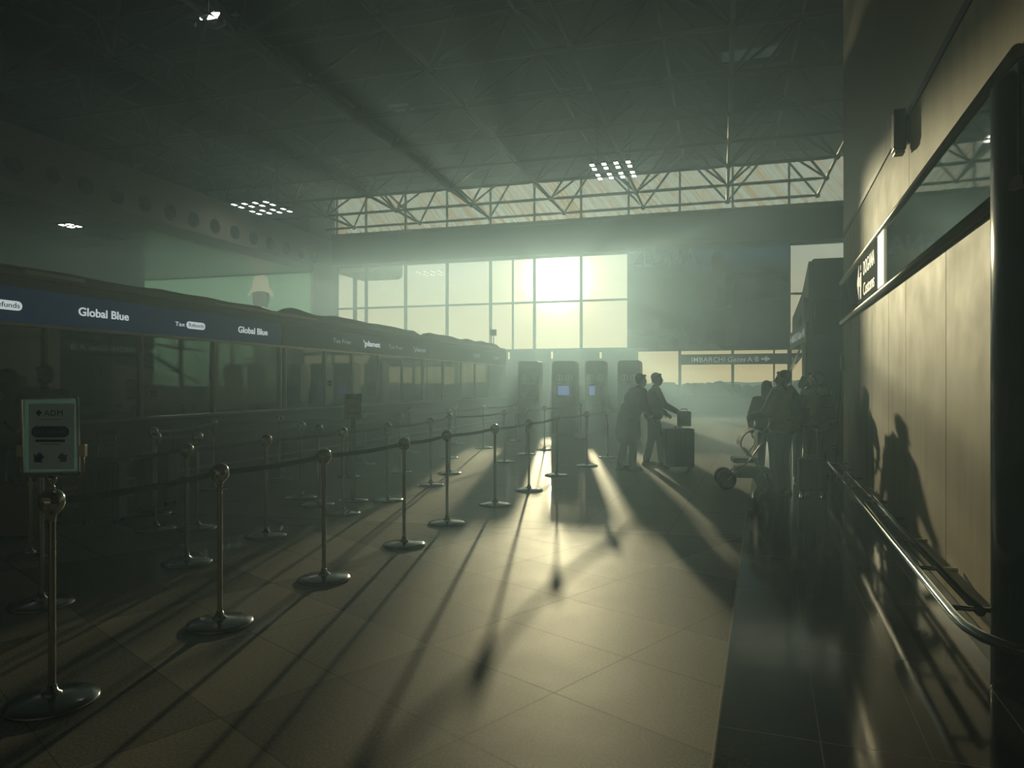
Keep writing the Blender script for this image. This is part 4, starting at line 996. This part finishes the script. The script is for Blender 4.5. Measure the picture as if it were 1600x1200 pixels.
MB().tube([(-.06,0,.265),(-.05,0,.31),(.05,0,.31),(.06,0,.265)], .009, 8).build('handle', DARKP, bag)
x, y = at(1268, 9.95); suitcase('reddish-grey pull-along suitcase with raised handle, in front of the light shirted person', x, y, YAW+R(-12), .36, .21, .52, (.10,.075,.06), .42)
x, y = at(1303, 12.1); suitcase('small brown suitcase close to the end of the beige wall', x, y, YAW+R(20), .26, .18, .46, (.12,.07,.035), 0)
suitcase('narrow orange-brown suitcase edge-on at the feet of the people by the booth', -6.78, 5.42, R(-75), .20, .34, .56, (.20,.10,.04), 0)
suitcase('dark maroon suitcase with raised handle in the queue left of the posts', -6.62, 6.30, R(25), .42, .26, .68, (.045,.025,.022), .32)
suitcase('second dark suitcase behind the maroon one in the queue', -6.95, 7.45, R(10), .46, .28, .66, (.03,.035,.032), .3)
# backpacks
def backpack(label, P, col, side=0):
    t_ = thing('backpack', label, 'backpack', P.location, P.rotation_euler.z); t_.scale = P.scale; m_ = mat('pack_%d' % int(col[0]*1000), col, .75)
    MB().bevbox(-.12+side,.12+side,-.32,-.185,1.0,1.40,.065,seg=4).build('body', m_, t_)
    MB().bevbox(-.10+side,.10+side,-.37,-.325,1.04,1.22,.022,seg=3).build('front_pocket', m_, t_)
    for s_ in (-1,1): MB().tube([(s_*.10+side,-.20,1.40),(s_*.115,-.08,1.535),(s_*.115,.07,1.50),(s_*.12,.165,1.36),(s_*.14,.12,1.16),(s_*.13+side,-.20,1.05)], .013, 8).build('strap', DARKP, t_)
backpack('dark backpack worn by the person in the pale hooded jacket', P5, (.008,.009,.008))
backpack('dark grey backpack worn by the light shirted person', P6, (.012,.012,.012))

# stroller
sx, sy = at(1172, 10.6)
st_ = thing('stroller', 'dark baby stroller with big wheels and folded hood beside the pale jacket', 'stroller', (sx, sy, 0), YAW+R(80))
def wheel(px_, py_, r):
    w_ = MB(); n = 28
    prof = [(r*.72,-.02),(r*.9,-.028),(r,-.014),(r,.014),(r*.9,.028),(r*.72,.02),(r*.70,0),(r*.72,-.02)]
    w_.lathe(prof, n); w_.lathe([(.001,-.02),(.02,-.02),(.02,.02),(.001,.02)], 12).lathe([(.001,.004),(r*.72,.002),(r*.72,-.002),(.001,-.004)], n)
    for i in range(6):
        a = i*math.pi/3; w_.tube([(.015*math.cos(a),.015*math.sin(a),0),(r*.86*math.cos(a),r*.86*math.sin(a),0)], .006, 6)
    w_.xf(Matrix.Translation((px_, py_, r+.0)) @ Matrix.Rotation(R(90),4,'Y')); w_.build('wheel', mat('tyre', (.03,.03,.03), .4), st_)
wheel(-.22,-.22,.15); wheel(.22,-.22,.15); wheel(-.20,.36,.14); wheel(.20,.36,.14)
f_ = MB()
for s_ in (-1,1):
    f_.tube([(s_*.21,.36,.12),(s_*.23,.05,.42),(s_*.23,-.25,.86),(s_*.22,-.36,.98)], .013, 8).tube([(s_*.21,-.22,.14),(s_*.23,.02,.50),(s_*.22,.12,.62)], .012, 8)
f_.tube([(-.22,-.36,.98),(.22,-.36,.98)], .017, 8).tube([(-.21,-.22,.14),(.21,-.22,.14)], .01, 8).tube([(-.20,.36,.12),(.20,.36,.12)], .01, 8)
f_.build('frame', ALU, st_)
MB().bevbox(-.19,.19,-.10,.26,.38,.46,.03).bevbox(-.19,.19,-.16,-.08,.42,.86,.03).build('seat', mat('stroller_fabric', (.02,.022,.02), .8), st_)
hd2 = MB()
for i in range(5):
    a0, a1_ = R(95+i*18), R(95+(i+1)*18)
    hd2.prism([(-.06+.23*math.cos(a0)*-1, .66+.23*math.sin(a0)), (-.06+.23*math.cos(a1_)*-1, .66+.23*math.sin(a1_)), (-.06+.21*math.cos(a1_)*-1, .66+.21*math.sin(a1_)), (-.06+.21*math.cos(a0)*-1, .66+.21*math.sin(a0))], 'x', -.20, .20)
hd2.build('hood', MATS['stroller_fabric'], st_)
MB().bevbox(-.17,.17,-.14,.22,.16,.34,.04).build('basket', MATS['stroller_fabric'], st_)
hb = thing('shoulder_bag', 'black bag hanging from the stroller handle', 'bag', (sx, sy, 0), YAW+R(80))
MB().bevbox(-.16,.16,-.46,-.37,.55,.84,.03,seg=3).build('body', mat('black_bag', (.015,.015,.015), .5), hb)
for s_ in (-1,1): MB().tube([(s_*.10,-.415,.83),(s_*.10,-.40,.95),(s_*.10,-.36,1.005),(s_*.10,-.335,.95)], .008, 6).build('strap', DARKP, hb)

pl = MB().tube([(1.72,12.22,0.003),(1.795,12.05,1.97)], .016, 8).box(1.77,1.82,12.0,12.07,1.75,1.99)
tag(pl.build('long_pole', DARKP), 'long thin dark pole leaning against the far end of the beige wall', 'pole')
